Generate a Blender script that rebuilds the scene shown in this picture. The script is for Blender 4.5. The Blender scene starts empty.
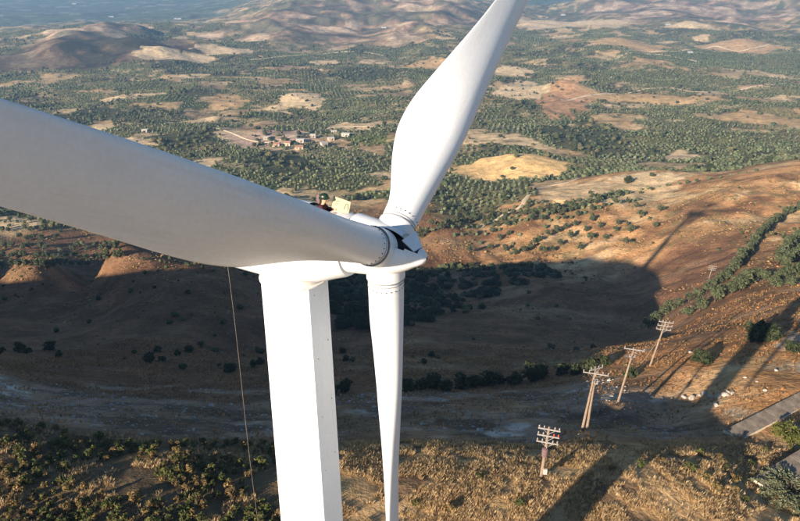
import bpy, math, random
import numpy as np
from mathutils import Vector, Matrix
random.seed(7); rng = np.random.default_rng(11)
D = bpy.data; SC = bpy.context.scene; COL = SC.collection
R = math.radians

# ------------------------------------------------------------------ camera, sky, sun, exposure
CZ = 44.0                                   # camera height above the ridge where the turbine stands
PITCH = R(25.0); FPX = 680.0                # focal length in pixels of the 800 px wide photograph
cam_d = D.cameras.new('camera'); cam = D.objects.new('camera', cam_d); COL.objects.link(cam)
cam.location = (0, 0, CZ); cam.rotation_euler = (R(90) - PITCH, 0, 0)
cam_d.sensor_width = 36; cam_d.lens = 36 * FPX / 800; cam_d.clip_end = 60000; cam_d.clip_start = .1
SC.camera = cam
SUN_EL = R(20.0); TRAVEL = np.array([.656, .755])      # horizontal direction the light travels
w = D.worlds.new('World'); SC.world = w; w.use_nodes = True
nt = w.node_tree; nt.nodes.clear()
sky = nt.nodes.new('ShaderNodeTexSky'); sky.sky_type = 'NISHITA'; sky.sun_disc = False
sky.sun_elevation = SUN_EL; sky.sun_rotation = math.atan2(-TRAVEL[0], -TRAVEL[1])
sky.altitude = 300; sky.air_density = 1.2; sky.dust_density = .3; sky.ozone_density = 3.5
bg = nt.nodes.new('ShaderNodeBackground'); bg.inputs['Strength'].default_value = .052
wo = nt.nodes.new('ShaderNodeOutputWorld')
nt.links.new(sky.outputs[0], bg.inputs[0]); nt.links.new(bg.outputs[0], wo.inputs[0])
sl = D.lights.new('sun', 'SUN'); sun = D.objects.new('sun', sl); COL.objects.link(sun)
sl.energy = 5.0; sl.angle = R(.5); sl.color = (1, .82, .62)
sd = Vector((TRAVEL[0] * math.cos(SUN_EL), TRAVEL[1] * math.cos(SUN_EL), -math.sin(SUN_EL)))
sun.rotation_euler = sd.to_track_quat('-Z', 'Y').to_euler()
SC.view_settings.view_transform = 'Standard'; SC.view_settings.look = 'None'
SC.view_settings.gamma = 1; SC.view_settings.exposure = 1.25

# ------------------------------------------------------------------ helpers
CR = np.array([1., 0, 0]); CU = np.array([0, math.sin(PITCH), math.cos(PITCH)]); CF = np.array([0, math.cos(PITCH), -math.sin(PITCH)])
def ray(px, py): return (px - 400) / FPX * CR + (260.5 - py) / FPX * CU + CF
def project(P):
    P = np.asarray(P, float) - np.array([0, 0, CZ]); d = P @ CF
    d = np.where(np.abs(d) < 1e-6, 1e-6, d)
    return 400 + FPX * (P @ CR) / d, 260.5 - FPX * (P @ CU) / d, d
def hash2(ix, iy, s):
    h = (ix.astype(np.int64) * 374761393 + iy.astype(np.int64) * 668265263 + s * 982451653) & 0xffffffff
    h = ((h ^ (h >> 13)) * 1274126177) & 0xffffffff
    h = ((h ^ (h >> 16)) * 2246822519) & 0xffffffff
    return ((h ^ (h >> 15)) & 0xffffff) / float(0xffffff)
def vnoise(x, y, s=0):
    ix = np.floor(x); iy = np.floor(y); fx = x - ix; fy = y - iy
    fx = fx * fx * (3 - 2 * fx); fy = fy * fy * (3 - 2 * fy)
    a = hash2(ix, iy, s); b = hash2(ix + 1, iy, s); c = hash2(ix, iy + 1, s); d = hash2(ix + 1, iy + 1, s)
    return (a * (1 - fx) + b * fx) * (1 - fy) + (c * (1 - fx) + d * fx) * fy
def fbm(x, y, s=0, n=4):
    v = 0; a = .5; t = 0
    for k in range(n):
        v = v + a * vnoise(x * 2**k + 17.3 * k, y * 2**k - 9.1 * k, s + k); t += a; a *= .5
    return v / t
def sstep(a, b, x): t = np.clip((x - a) / (b - a), 0, 1); return t * t * (3 - 2 * t)

def tag(o, label=None, cat=None, group=None, kind=None):
    if label: o['label'] = label
    if cat: o['category'] = cat
    if group: o['group'] = group
    if kind: o['kind'] = kind
    return o
def empty(name, loc, rz=0.):
    o = D.objects.new(name, None); COL.objects.link(o); o.location = loc; o.rotation_euler = (0, 0, rz); o.empty_display_size = .3
    return o
def link(name, me, parent=None):
    o = D.objects.new(name, me); COL.objects.link(o)
    if parent: o.parent = parent
    return o
def np_mesh(name, V, F, mat, smooth=False, attr=None):
    """V (n,3); F (m,3|4) int array or list of such arrays; attr: dict of per-vertex colour arrays"""
    if not isinstance(F, list): F = [F]
    me = D.meshes.new(name); V = np.asarray(V, np.float32)
    me.vertices.add(len(V)); me.vertices.foreach_set('co', V.ravel())
    idx = np.concatenate([f.ravel() for f in F]).astype(np.int32)
    tot = np.concatenate([np.full(len(f), f.shape[1]) for f in F]); st = np.concatenate([[0], np.cumsum(tot)[:-1]]).astype(np.int32)
    me.loops.add(len(idx)); me.loops.foreach_set('vertex_index', idx)
    me.polygons.add(len(tot)); me.polygons.foreach_set('loop_start', st)
    me.polygons.foreach_set('use_smooth', np.full(len(tot), smooth))
    me.update(calc_edges=True); me.validate()
    for k, a in (attr or {}).items():
        ca = me.color_attributes.new(k, 'FLOAT_COLOR', 'POINT')
        c = np.ones((len(V), 4), np.float32); c[:, :3] = a; ca.data.foreach_set('color', c.ravel())
    if mat: me.materials.append(mat)
    return me
class MB:
    """collects shapes into one mesh"""
    def __init__(s): s.v = []; s.f = []
    def add(s, V, F):
        o = len(s.v); s.v += [tuple(v) for v in V]; s.f += [tuple(i + o for i in f) for f in F]
    def loft(s, rings, cap0=True, cap1=True, closed=True):
        o = len(s.v); n = len(rings[0])
        for r in rings: s.v += [tuple(p) for p in r]
        for i in range(len(rings) - 1):
            for j in range(n if closed else n - 1):
                k = (j + 1) % n
                s.f.append((o + i * n + j, o + i * n + k, o + (i + 1) * n + k, o + (i + 1) * n + j))
        if cap0: s.f.append(tuple(o + j for j in reversed(range(n))))
        if cap1: s.f.append(tuple(o + (len(rings) - 1) * n + j for j in range(n)))
    def tube(s, pts, rad, n=8, cap=True):
        pts = [Vector(p) for p in pts]
        if not hasattr(rad, '__len__'): rad = [rad] * len(pts)
        rings = []
        for i, p in enumerate(pts):
            d = (pts[min(i + 1, len(pts) - 1)] - pts[max(i - 1, 0)]).normalized()
            a = d.orthogonal().normalized() if i == 0 else (a - d * a.dot(d)).normalized()
            b = d.cross(a)
            rings.append([p + (a * math.cos(t) + b * math.sin(t)) * rad[i] for t in [2 * math.pi * j / n for j in range(n)]])
        s.loft(rings, cap, cap)
    def box(s, c, size, M=None, bev=0.):
        x, y, z = [k / 2 for k in size]; M = M or Matrix.Identity(3); c = Vector(c)
        def P(a, b, d): return c + M @ Vector((a, b, d))
        b = bev
        if b:
            rings = []
            for zz, q in ((-z, b), (-z + b, 0), (z - b, 0), (z, b)):
                X, Y = x - q, y - q
                rings.append([P(*t, zz) for t in ((X - b, -Y), (X, -Y + b), (X, Y - b), (X - b, Y), (-X + b, Y), (-X, Y - b), (-X, -Y + b), (-X + b, -Y))])
            s.loft(rings)
        else:
            s.loft([[P(-x, -y, k), P(x, -y, k), P(x, y, k), P(-x, y, k)] for k in (-z, z)])
    def mesh(s, name, mat, smooth=False, angle=None):
        me = D.meshes.new(name); me.from_pydata([tuple(v) for v in s.v], [], s.f); me.update()
        me.materials.append(mat)
        if smooth:
            me.polygons.foreach_set('use_smooth', [True] * len(me.polygons))
            if angle: me.set_sharp_from_angle(angle=R(angle))
        return me
    def build(s, name, mat, parent=None, smooth=False, angle=None):
        return link(name, s.mesh(name, mat, smooth, angle), parent)

# ------------------------------------------------------------------ materials
def N(nt, t, **kw):
    n = nt.nodes.new('ShaderNode' + t)
    for k, v in kw.items(): setattr(n, k, v)
    return n
def base_mat(name, rough=.6, spec=.3):
    m = D.materials.new(name); m.use_nodes = True; b = m.node_tree.nodes['Principled BSDF']
    b.inputs['Roughness'].default_value = rough; b.inputs['Specular IOR Level'].default_value = spec
    return m, m.node_tree, b
def ramp(nt, fac, stops):
    r = N(nt, 'ValToRGB'); e = r.color_ramp.elements
    while len(e) < len(stops): e.new(.5)
    for k, (p, c) in zip(e, stops): k.position = p; k.color = (*c, 1) if len(c) == 3 else c
    nt.links.new(fac, r.inputs[0]); return r.outputs[0]
def noise(nt, scale, detail=5, rough=.55, vec=None, dist=0.):
    n = N(nt, 'TexNoise'); n.inputs['Scale'].default_value = scale; n.inputs['Detail'].default_value = detail
    n.inputs['Roughness'].default_value = rough; n.inputs['Distortion'].default_value = dist
    if vec: nt.links.new(vec, n.inputs['Vector'])
    return n.outputs[0]
def coord(nt, kind='Object'): return N(nt, 'TexCoord').outputs[kind]
def mul(nt, a, b, typ='MULTIPLY', fac=1.):
    m = N(nt, 'Mix', data_type='RGBA', blend_type=typ); m.inputs[0].default_value = fac
    nt.links.new(a, m.inputs[6]); nt.links.new(b, m.inputs[7]); return m.outputs[2]
def bump(nt, b, h, strength, dist):
    n = N(nt, 'Bump'); n.inputs['Strength'].default_value = strength; n.inputs['Distance'].default_value = dist
    nt.links.new(h, n.inputs['Height']); nt.links.new(n.outputs[0], b.inputs['Normal'])
def simple(name, c0, c1, scale=4., rough=.6, spec=.3, bmp=0., metal=0., detail=5):
    m, nt, b = base_mat(name, rough, spec); v = coord(nt)
    n = noise(nt, scale, detail, .6, v)
    nt.links.new(ramp(nt, n, [(.3, c0), (.7, c1)]), b.inputs['Base Color'])
    b.inputs['Metallic'].default_value = metal
    if bmp: bump(nt, b, n, bmp, .02)
    return m
def attr_mat(name, attr, rough=.9, var=.35, scale=1.5, spec=.1, trans=0., bmp=0.):
    m, nt, b = base_mat(name, rough, spec)
    a = N(nt, 'VertexColor', layer_name=attr)
    n = noise(nt, scale, 4, .6, coord(nt))
    g = ramp(nt, n, [(.25, (1 - var,) * 3), (.75, (1 + var,) * 3)])
    c = mul(nt, a.outputs[0], g); nt.links.new(c, b.inputs['Base Color'])
    if bmp: bump(nt, b, n, bmp, .3)
    if trans:
        t = N(nt, 'BsdfTranslucent'); nt.links.new(c, t.inputs[0]); mx = N(nt, 'MixShader'); mx.inputs[0].default_value = trans
        o = nt.nodes['Material Output']; nt.links.new(b.outputs[0], mx.inputs[1]); nt.links.new(t.outputs[0], mx.inputs[2]); nt.links.new(mx.outputs[0], o.inputs[0])
    return m
M = {}
def white_paint():
    m, nt, b = base_mat('turbine_paint', .42, .4); v = coord(nt)
    n1 = noise(nt, .35, 6, .6, v); n2 = noise(nt, 9., 4, .6, v)
    c = mul(nt, ramp(nt, n1, [(.3, (.66, .70, .75)), (.65, (.72, .755, .80))]), ramp(nt, n2, [(.3, (.94, .935, .92)), (.6, (1, 1, 1))]))
    mp = N(nt, 'Mapping'); mp.inputs['Scale'].default_value = (3.2, 3.2, .22); nt.links.new(v, mp.inputs[0]); n3 = noise(nt, 1., 6, .65, mp.outputs[0])
    c = mul(nt, c, ramp(nt, n3, [(.30, (.92, .92, .91)), (.46, (1, 1, 1))]))
    nt.links.new(c, b.inputs['Base Color'])
    nt.links.new(ramp(nt, n2, [(.3, (.5,) * 3), (.7, (.36,) * 3)]), b.inputs['Roughness'])
    return m
M['white'] = white_paint()
M['dark'] = simple('dark_rubber', (.012, .012, .013), (.03, .03, .03), 8, .7)
M['gasket'] = simple('grey_gasket', (.16, .16, .165), (.3, .3, .3), 8, .7)
M['steel'] = simple('bolt_steel', (.12, .12, .12), (.2, .2, .2), 20, .5, .4, metal=.6)
M['rust'] = simple('rusty_flange', (.56, .5, .45), (.74, .745, .75), 2, .7)
M['cream'] = simple('hatch_liner', (.33, .30, .19), (.4, .37, .25), 5, .6)
M['mark'] = simple('sticker_ink', (.1, .1, .11), (.16, .16, .15), 10, .6)
M['mauve'] = simple('mauve_cloth', (.11, .07, .075), (.17, .11, .115), 10, .9)
M['wood'] = simple('weathered_pole', (.17, .125, .095), (.3, .23, .175), 3, .85, .1, .4)
M['galv'] = simple('galvanised_arm', (.24, .23, .225), (.36, .35, .34), 6, .55, .4, metal=.2)
M['porc'] = simple('insulator', (.2, .17, .155), (.32, .28, .26), 12, .3)
M['redins'] = simple('red_insulator', (.35, .05, .04), (.45, .08, .06), 12, .4)
M['rope'] = simple('rope', (.16, .13, .11), (.24, .2, .17), 10, .9)
M['concrete'] = simple('old_concrete', (.17, .14, .115), (.29, .245, .2), 1.2, .9, .1, .4)
M['edge'] = simple('pale_concrete_edge', (.5, .43, .32), (.66, .58, .46), 2., .9, .1)  # concrete tone with the sunlight painted in
M['rock'] = simple('pale_limestone', (.26, .23, .2), (.5, .46, .41), 1.5, .9, .1, .5)
M['plaster'] = simple('lime_plaster', (.36, .34, .31), (.5, .48, .44), .6, .9, .1)
M['plaster2'] = simple('ochre_plaster', (.45, .36, .28), (.6, .5, .4), .6, .9, .1)
M['tile'] = simple('clay_roof_tile', (.24, .14, .1), (.34, .2, .15), 1.2, .85, .1)
M['roofgrey'] = simple('concrete_roof', (.4, .38, .36), (.55, .53, .5), 1.2, .85, .1)
M['glass'] = simple('window_glass', (.03, .035, .04), (.06, .065, .07), 3, .15, .5)
M['plastic'] = simple('greenhouse_film', (.24, .26, .28), (.32, .34, .36), .05, .5, .3)
M['skin'] = simple('skin', (.42, .25, .17), (.5, .3, .21), 6, .6)
M['jacket'] = simple('maroon_jacket', (.045, .014, .02), (.09, .03, .035), 12, .85, .1, .3)
M['trouser'] = simple('dark_trousers', (.02, .022, .028), (.04, .042, .05), 12, .9, .1)
M['helmet'] = simple('dark_green_helmet', (.006, .014, .01), (.012, .035, .02), 8, .35, .5)
M['bark'] = simple('bark', (.07, .05, .035), (.14, .1, .07), 5, .95, .1, .5)
M['leaf'] = attr_mat('foliage', 'tint', .75, .25, .7, .15, .25)
M['blob'] = attr_mat('distant_foliage', 'tint', .9, .45, .8, .05, 0, 1.)
M['straw'] = attr_mat('dry_grass', 'tint', .85, .3, 1.2, .1, .35)

# ------------------------------------------------------------------ terrain: heights from estimated points
ctl = []
def cpx(px, py, y): r = ray(px, py); k = y / r[1]; ctl.append((k * r[0], y, k * r[2]))
def cw(x, y, z): ctl.append((x, y, z))
# ridge top (in view at the bottom of the frame) and its crest, with an unseen knoll at left, its height set to shape the shadow over the bowl
for x, zc in ((-1500, -30), (-700, -24), (-500, -29), (-360, -27), (-222, -23), (-150, -21), (-120, -20), (-94, -22), (-66, -29), (-41, -43.2), (-15, -44), (5, -44.1), (22, -44.0), (29, -44.1)):
    yc = 54 if x < -30 else 50
    cw(x, yc, zc)
    cw(x, yc - 16, zc - 3 if x < -50 else zc + 3.3 if x < -10 else zc + .6); cw(x, yc - 34, zc - 9 if x < -50 else zc + 5 if x < -20 else zc + .2); cw(x, 0, zc - 16 if x < -50 else zc + .5)
    if x < -60: cw(x, yc + 24, zc - 22); cw(x, yc + 60, zc - 46); cw(x, yc + 200, zc - 95)
    cw(x, -60, zc - 12); cw(x, -300, zc - 110); cw(x, -1500, -300)
cw(40, 20, -45); cw(45, 45, -45.3); cw(100, 30, -47); cw(300, 30, -60); cw(100, 0, -48); cw(300, -60, -90); cw(1000, 0, -220); cw(100, -300, -150); cw(800, -1500, -300)
for a in [(640, 490, 45), (700, 500, 44.5), (690, 462, 50.5), (725, 432, 60), (690, 432, 62), (690, 412, 70), (650, 415, 72), (600, 420, 70), (640, 440, 60), (760, 490, 48.5), (790, 510, 46), (780, 445, 57),
          # gravel slope and the shaded bowl below the crest
          (400, 430, 64), (400, 400, 82), (400, 370, 113), (400, 340, 160), (400, 310, 222), (400, 290, 268), (400, 278, 292),
          (100, 425, 60), (100, 400, 76), (100, 370, 105), (100, 340, 150), (100, 310, 205), (100, 290, 255), (100, 268, 300),
          (250, 430, 63), (250, 400, 80), (250, 340, 157), (250, 290, 265),
          (0, 400, 72), (0, 350, 125), (0, 300, 215), (0, 280, 262), (0, 245, 330), (0, 215, 390), (-100, 300, 200), (-100, 245, 320),
          (550, 440, 60), (550, 415, 72), (550, 385, 95), (550, 350, 144), (550, 315, 205), (550, 285, 255),
          (584, 432, 60), (618, 402, 72), (620, 345, 132), (600, 300, 232), (620, 320, 205),
          # right-hand spur
          (700, 395, 75), (735, 385, 73), (690, 380, 80), (650, 367, 91), (790, 345, 85), (750, 350, 85), (790, 300, 116), (740, 320, 116), (700, 330, 116),
          (650, 345, 150), (640, 320, 205), (620, 345, 165), (660, 300, 215), (700, 300, 175), (712, 285, 202), (800, 260, 195), (900, 300, 120), (900, 260, 200), (760, 250, 235),
          (690, 260, 257), (640, 280, 264), (600, 258, 300), (680, 240, 290), (640, 230, 325), (700, 210, 326), (760, 180, 366), (800, 168, 385), (900, 160, 410), (790, 215, 305),
          (560, 258, 315), (560, 235, 342), (500, 262, 312), (500, 240, 345), (400, 262, 312), (420, 245, 338), (430, 228, 354), (530, 210, 372), (600, 200, 380),
          (300, 262, 310), (300, 240, 340), (200, 255, 325), (200, 220, 385), (100, 235, 355),
          # orchard floor, pale slopes, yellow hump
          (350, 205, 425), (460, 200, 440), (480, 182, 510), (500, 172, 560), (510, 155, 625), (560, 170, 560), (640, 185, 455), (640, 168, 530), (720, 165, 530),
          (250, 190, 470), (100, 190, 470), (0, 180, 490), (800, 150, 600), (-100, 180, 480), (900, 140, 620),
          ]: cpx(*a)
for px in (-250, -100, 0, 100, 200, 300, 400, 500, 600, 700, 800, 900, 1050):
    cpx(px, 130, 760); cpx(px, 100, 980); cpx(px, 75, 1260)
for a in [(0, 62, 1400), (100, 65, 1370), (200, 60, 1480), (300, 52, 1650), (400, 50, 1700), (500, 48, 1700), (600, 50, 1650), (700, 45, 1780), (800, 45, 1800), (900, 45, 1800),
          # left brown hills with dark back, then the plain
          (-100, 42, 1700), (0, 46, 1650), (60, 36, 1760), (130, 31, 1820), (190, 36, 1800), (230, 42, 1750), (0, 26, 2600), (100, 22, 2800), (200, 22, 2700), (-100, 22, 2800),
          # central red hill
          (270, 22, 2100), (230, 32, 1950), (340, 1, 2550), (300, 8, 2400), (400, 4, 2500), (450, 12, 2400), (340, 25, 2050), (420, 25, 2050), (500, 22, 2500),
          (640, 22, 2450), (560, 12, 3000), (650, 3, 3100), (700, 7, 3000), (760, 14, 2800), (800, 6, 3100), (880, 8, 3000), (600, 8, 3100), (475, 7, 2700)]: cpx(*a)
for x, y in ((-2500, 4500), (-1200, 4600), (0, 4600), (1200, 4600), (2600, 4500), (-4000, 2500), (4000, 2500), (0, 9000), (-6000, 9000), (6000, 9000), (-12000, 12000), (0, 12500), (12000, 12000), (-12000, 0), (12000, 0), (-12000, -12000), (12000, -12000), (0, -12000), (-4000, -2000), (4000, -2000), (0, -3000)):
    cw(x, y, -308)
ctl = np.array(ctl); WS = 60.
def warp(x, y):
    r = np.hypot(x, y) + 1e-6; q = np.arcsinh(r / WS) / r; return x * q, y * q
cu, cv = warp(ctl[:, 0], ctl[:, 1])
def tps_k(d2): return np.where(d2 > 1e-12, .5 * d2 * np.log(d2 + 1e-12), 0)
n_ = len(ctl); K = tps_k((cu[:, None] - cu) ** 2 + (cv[:, None] - cv) ** 2) + np.eye(n_) * 4e-4
Pm = np.stack([np.ones(n_), cu, cv], 1)
A = np.block([[K, Pm], [Pm.T, np.zeros((3, 3))]])
sol = np.linalg.solve(A, np.concatenate([ctl[:, 2], np.zeros(3)])); TW, TP = sol[:n_], sol[n_:]
BUMPS = []
def height(x, y):
    x = np.asarray(x, float); y = np.asarray(y, float); shp = np.broadcast(x, y).shape
    x = np.broadcast_to(x, shp).ravel(); y = np.broadcast_to(y, shp).ravel()
    z = np.empty(len(x))
    for i in range(0, len(x), 40000):
        u, v = warp(x[i:i + 40000], y[i:i + 40000])
        z[i:i + 40000] = tps_k((u[:, None] - cu) ** 2 + (v[:, None] - cv) ** 2) @ TW + TP[0] + TP[1] * u + TP[2] * v
    r = np.hypot(x, y)
    z = z + (fbm(x / 11, y / 8, 3, 3) - .5) * 1.9 * sstep(88, 150, r) * (1 - sstep(450, 700, r))
    z = z + (np.abs(fbm(x / 13 + y / 60, y / 75, 6, 3) - .5) - .12) * 4.2 * sstep(175, 240, r) * (1 - sstep(400, 440, r)) * sstep(-60, 40, x)
    z = z + (fbm(x / 7, y / 7, 1, 3) - .5) * .8 * (1 - sstep(150, 300, r))
    z = z + (fbm(x / 38 + 3, y / 38, 5, 3) - .5) * 5 * sstep(85, 200, r) * (1 - sstep(900, 1500, r))
    z = z + (fbm(x / 120, y / 120 + 7, 9, 4) - .5) * 20 * sstep(430, 800, r) * (1 - sstep(3200, 4200, r))
    rg = 1 - np.abs(2 * fbm(x / 420 + 2.3, y / 420 + 6.6, 19, 4) - 1) * 2.2
    z = z + (rg - .55) * 46 * sstep(1300, 1700, r) * (1 - sstep(3300, 4300, r)) * (.35 + .65 * sstep(-225, -205, z))
    for (bx, by, br, bh) in BUMPS: z = z + bh * np.exp(-((x - bx) ** 2 + (y - by) ** 2) / br ** 2)
    z = np.maximum(z, -312)
    return (z + CZ).reshape(shp)
RS = np.exp(np.linspace(math.log(30), math.log(14000), 1500))
def at(px, py):
    """where the sight line through a photo pixel meets the ground"""
    r = ray(px, py); r = r / np.hypot(r[0], r[1]); x = RS * r[0]; y = RS * r[1]; z = RS * r[2] + CZ
    g = height(x, y) - z; i = int(np.argmax(g > 0)) or len(RS) - 1
    a, b = g[i - 1], g[i]; t = np.clip(-a / (b - a + 1e-9), 0, 1); rr = RS[i - 1] + t * (RS[i] - RS[i - 1])
    X, Y = rr * r[0], rr * r[1]
    return float(X), float(Y), float(height(X, Y))

_b = [(*at(px, py)[:2], rr, hh) for px, py, rr, hh in ((566, 90, 34, 15), (740, 47, 70, 20), (520, 166, 40, 9), (640, 182, 38, 8), (690, 26, 90, 22), (620, 44, 60, 14), (300, 99, 30, 8), (600, 8, 160, 40), (720, 8, 190, 44), (790, 10, 160, 40))]
BUMPS += _b
# ------------------------------------------------------------------ land cover: parcels of orchard, stubble, scrub and bare soil
CELL = 48.
def parcels(x, y):
    wx = x + (fbm(x / 40, y / 40, 31, 3) - .5) * 46; wy = y + (fbm(x / 40, y / 40, 41, 3) - .5) * 46
    s = CELL * (1 + .6 * sstep(1000, 2500, np.hypot(x, y)) * 0)
    gx = np.floor(wx / s); gy = np.floor(wy / s); best = np.full(x.shape, 1e9); bi = np.zeros_like(x); bj = np.zeros_like(x)
    for a in (-1, 0, 1):
        for b in (-1, 0, 1):
            i, j = gx + a, gy + b
            d = (wx - (i + hash2(i, j, 3)) * s) ** 2 + (wy - (j + hash2(i, j, 4)) * s) ** 2
            m = d < best; best = np.where(m, d, best); bi = np.where(m, i, bi); bj = np.where(m, j, bj)
    return bi, bj
# distinct patches that the photograph shows: (px, py, rx, ry, colour, cover)
BARE, ORCH, MAQ = 0, 1, 2
patches = []; HILLC = (.40, .245, .175)
def patch(px, py, rx, ry, col, typ):
    c = at(px, py); d = project(np.array(c))[2]; a, b = at(px, py - ry), at(px, py + ry)
    ln = .5 * math.hypot(a[0] - b[0], a[1] - b[1]); az = math.atan2(c[0], c[1])
    patches.append((c[0], c[1], rx * float(d) / FPX, max(ln, 4), az, col, typ))
TAN = (.48, .33, .18); PALE = (.62, .48, .31); BRN = (.34, .21, .13); GRN = (.13, .125, .06)
for a in [(510, 164, 56, 11, (.80, .54, .25), BARE), (480, 170, 34, 8, (.76, .51, .24), BARE), (605, 190, 70, 11, (.60, .44, .26), BARE), (650, 178, 36, 7, (.66, .50, .31), BARE),
          (566, 86, 24, 17, (.42, .25, .145), BARE), (740, 43, 40, 9, (.46, .31, .18), BARE), (640, 97, 66, 5, TAN, BARE), (522, 88, 26, 9, PALE, BARE), (510, 71, 22, 5, PALE, BARE),
          (300, 96, 26, 6, PALE, BARE), (226, 101, 20, 8, TAN, BARE), (760, 118, 40, 7, TAN, BARE), (276, 137, 44, 8, (.42, .31, .25), BARE), (660, 62, 26, 6, TAN, BARE),
          (690, 24, 26, 4, PALE, BARE), (170, 56, 40, 4, PALE, BARE), (225, 50, 30, 4, PALE, BARE), (440, 62, 34, 5, TAN, BARE), (640, 44, 50, 3, TAN, BARE), (560, 25, 60, 3, PALE, BARE),
          (90, 118, 44, 7, (.06, .065, .04), MAQ), (600, 140, 66, 15, (.08, .085, .045), MAQ), (285, 163, 34, 12, (.07, .075, .04), MAQ), (180, 138, 34, 9, (.07, .075, .04), MAQ), (365, 72, 40, 5, (.06, .07, .045), MAQ),
          (470, 192, 62, 20, (.15, .13, .065), ORCH), (488, 221, 60, 9, (.24, .17, .085), ORCH), (560, 209, 44, 5, (.26, .18, .09), ORCH), (700, 62, 60, 9, (.11, .12, .055), ORCH), (370, 140, 22, 6, (.12, .14, .05), ORCH), (700, 140, 90, 12, GRN, ORCH), (330, 180, 50, 12, GRN, ORCH), (790, 65, 40, 10, GRN, ORCH), (650, 78, 70, 6, GRN, ORCH)]:
    patch(*a)
nfeat = len(patches)
for a in [(90, 47, 125, 15, .38, 0), (330, 26, 118, 24, 1.0, 0), (700, 12, 85, 9, 1.0, 0), (465, 10, 30, 8, 1., 0), (640, 4, 60, 6, 1., 0)]: patch(*a)
hillp = patches[nfeat:]; patches = patches[:nfeat]
def rgbmix(a, b, t): return a * (1 - t[:, None]) + np.asarray(b) * t[:, None]
def cover(x, y):
    """colour, cover type, parcel orientation at ground points (flat arrays)"""
    r = np.hypot(x, y); bi, bj = parcels(x, y); h1 = hash2(bi, bj, 21); h2 = hash2(bi, bj, 22); h3 = hash2(bi, bj, 23); ori = np.floor(h3 * 3.999).astype(int)
    big = fbm(x / 330, y / 330, 51, 3); typ = np.full(x.shape, ORCH)
    q = h1 + (big - .5) * .9
    typ = np.where(q < .22, BARE, np.where(q > .82, MAQ, ORCH))
    col = np.empty((len(x), 3))
    pal = np.array([(.46, .33, .185), (.38, .265, .15), (.56, .43, .27), (.34, .245, .15), (.50, .38, .22)])
    pg = np.array([(.14, .14, .068), (.115, .125, .058), (.19, .155, .08), (.095, .11, .052), (.16, .145, .075)])
    k = (h2 * 4.999).astype(int)
    col[:] = pg[k]; m = typ == BARE; col[m] = pal[k[m]]; m = typ == MAQ; col[m] = np.array((.10, .095, .055)) * (.7 + .6 * h2[m, None])
    # eroded banks between terraces: thin pale streaks
    e = fbm(x / 26 + y / 90, y / 9, 61, 4); col = rgbmix(col, (.50, .38, .25), sstep(.58, .67, e) * .65 * sstep(450, 600, r))
    col = rgbmix(col, (.08, .085, .05), sstep(.36, .30, e) * .7 * sstep(450, 600, r))
    # far red hills, left brown hills and the hazy plain
    z = height(x, y) - CZ
    hill = sstep(-215, -196, z + (fbm(x / 70, y / 70, 71, 4) - .5) * 26) * sstep(1450, 1700, r)
    rock = fbm(x / 75, y / 75, 75, 5); shade = np.ones(len(x))
    for (cx, cy, ra, rb, az, tone, t) in hillp:
        dx, dy = x - cx, y - cy; u = (dx * math.cos(az) - dy * math.sin(az)) / ra; v = (dx * math.sin(az) + dy * math.cos(az)) / rb
        m = sstep(1.15, .85, np.hypot(u, v) + (rock - .5) * .9); hill = np.maximum(hill, m); shade = shade * (1 - m * (1 - tone))
    hc = rgbmix(np.tile(np.array((.30, .205, .145)), (len(x), 1)), (.12, .11, .075), sstep(.50, .56, rock)); hc = rgbmix(hc, (.46, .35, .25), sstep(.45, .38, rock)); fr_ = fbm(x / 22, y / 30, 77, 4); hc = hc * (.7 + .6 * sstep(.35, .65, fr_))[:, None]; hc = hc * shade[:, None]
    col = rgbmix(col, (0, 0, 0), hill) + hc * hill[:, None]; typ = np.where(hill > .4, BARE, typ)
    plain = sstep(-262, -285, z)
    pc = np.stack([.06 + .06 * h2, .085 + .06 * h2, .06 + .04 * h2], 1); pc = np.where((h1 > .9)[:, None], np.array((.26, .25, .23)), pc)
    col = rgbmix(col, (0, 0, 0), plain) + pc * plain[:, None]; typ = np.where(plain > .5, BARE, typ)
    # hillsides this side of the orchard floor: dry ochre grass
    hs = sstep(440, 400, r + (fbm(x / 25, y / 25, 91, 4) - .5) * 50 - 90 * sstep(60, 150, x) )
    g1 = fbm(x / 22, y / 13, 95, 5); g2 = fbm(x / 6, y / 5, 99, 4)
    oc = rgbmix(np.tile(np.array((.46, .265, .13)), (len(x), 1)), (.60, .42, .24), sstep(.5, .68, g1)); oc = rgbmix(oc, (.24, .13, .07), sstep(.45, .3, g1)); oc = rgbmix(oc, (.19, .155, .08), sstep(.58, .72, g2) * .7)
    lf = sstep(60, -40, x - .1 * y)                      # left bowl: its shade is darkened into the soil colour
    oc = rgbmix(oc, (.145, .078, .048), lf * .85); sh_ = sstep(210, 170, x + .0 * y) * sstep(90, 110, r) * sstep(300, 260, y) * sstep(.35, .2, (x - 30) / y - .17); oc = rgbmix(oc, (.155, .08, .052), sh_ * .75 * (1 - lf)); nr = sstep(128, 108, r) * sstep(30, 40, x); oc = rgbmix(oc, (.52, .26, .11), nr * sstep(.4, .6, g2) * .7); oc = rgbmix(oc, (.56, .44, .32), nr * sstep(.6, .7, fbm(x / 4, y / 5, 97, 4)) * .8)  # darker mask puts the ridge's shadow into the bowl's soil, right part
    col = rgbmix(col, (0, 0, 0), hs) + oc * hs[:, None]; typ = np.where(hs > .5, 3, typ)
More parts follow.
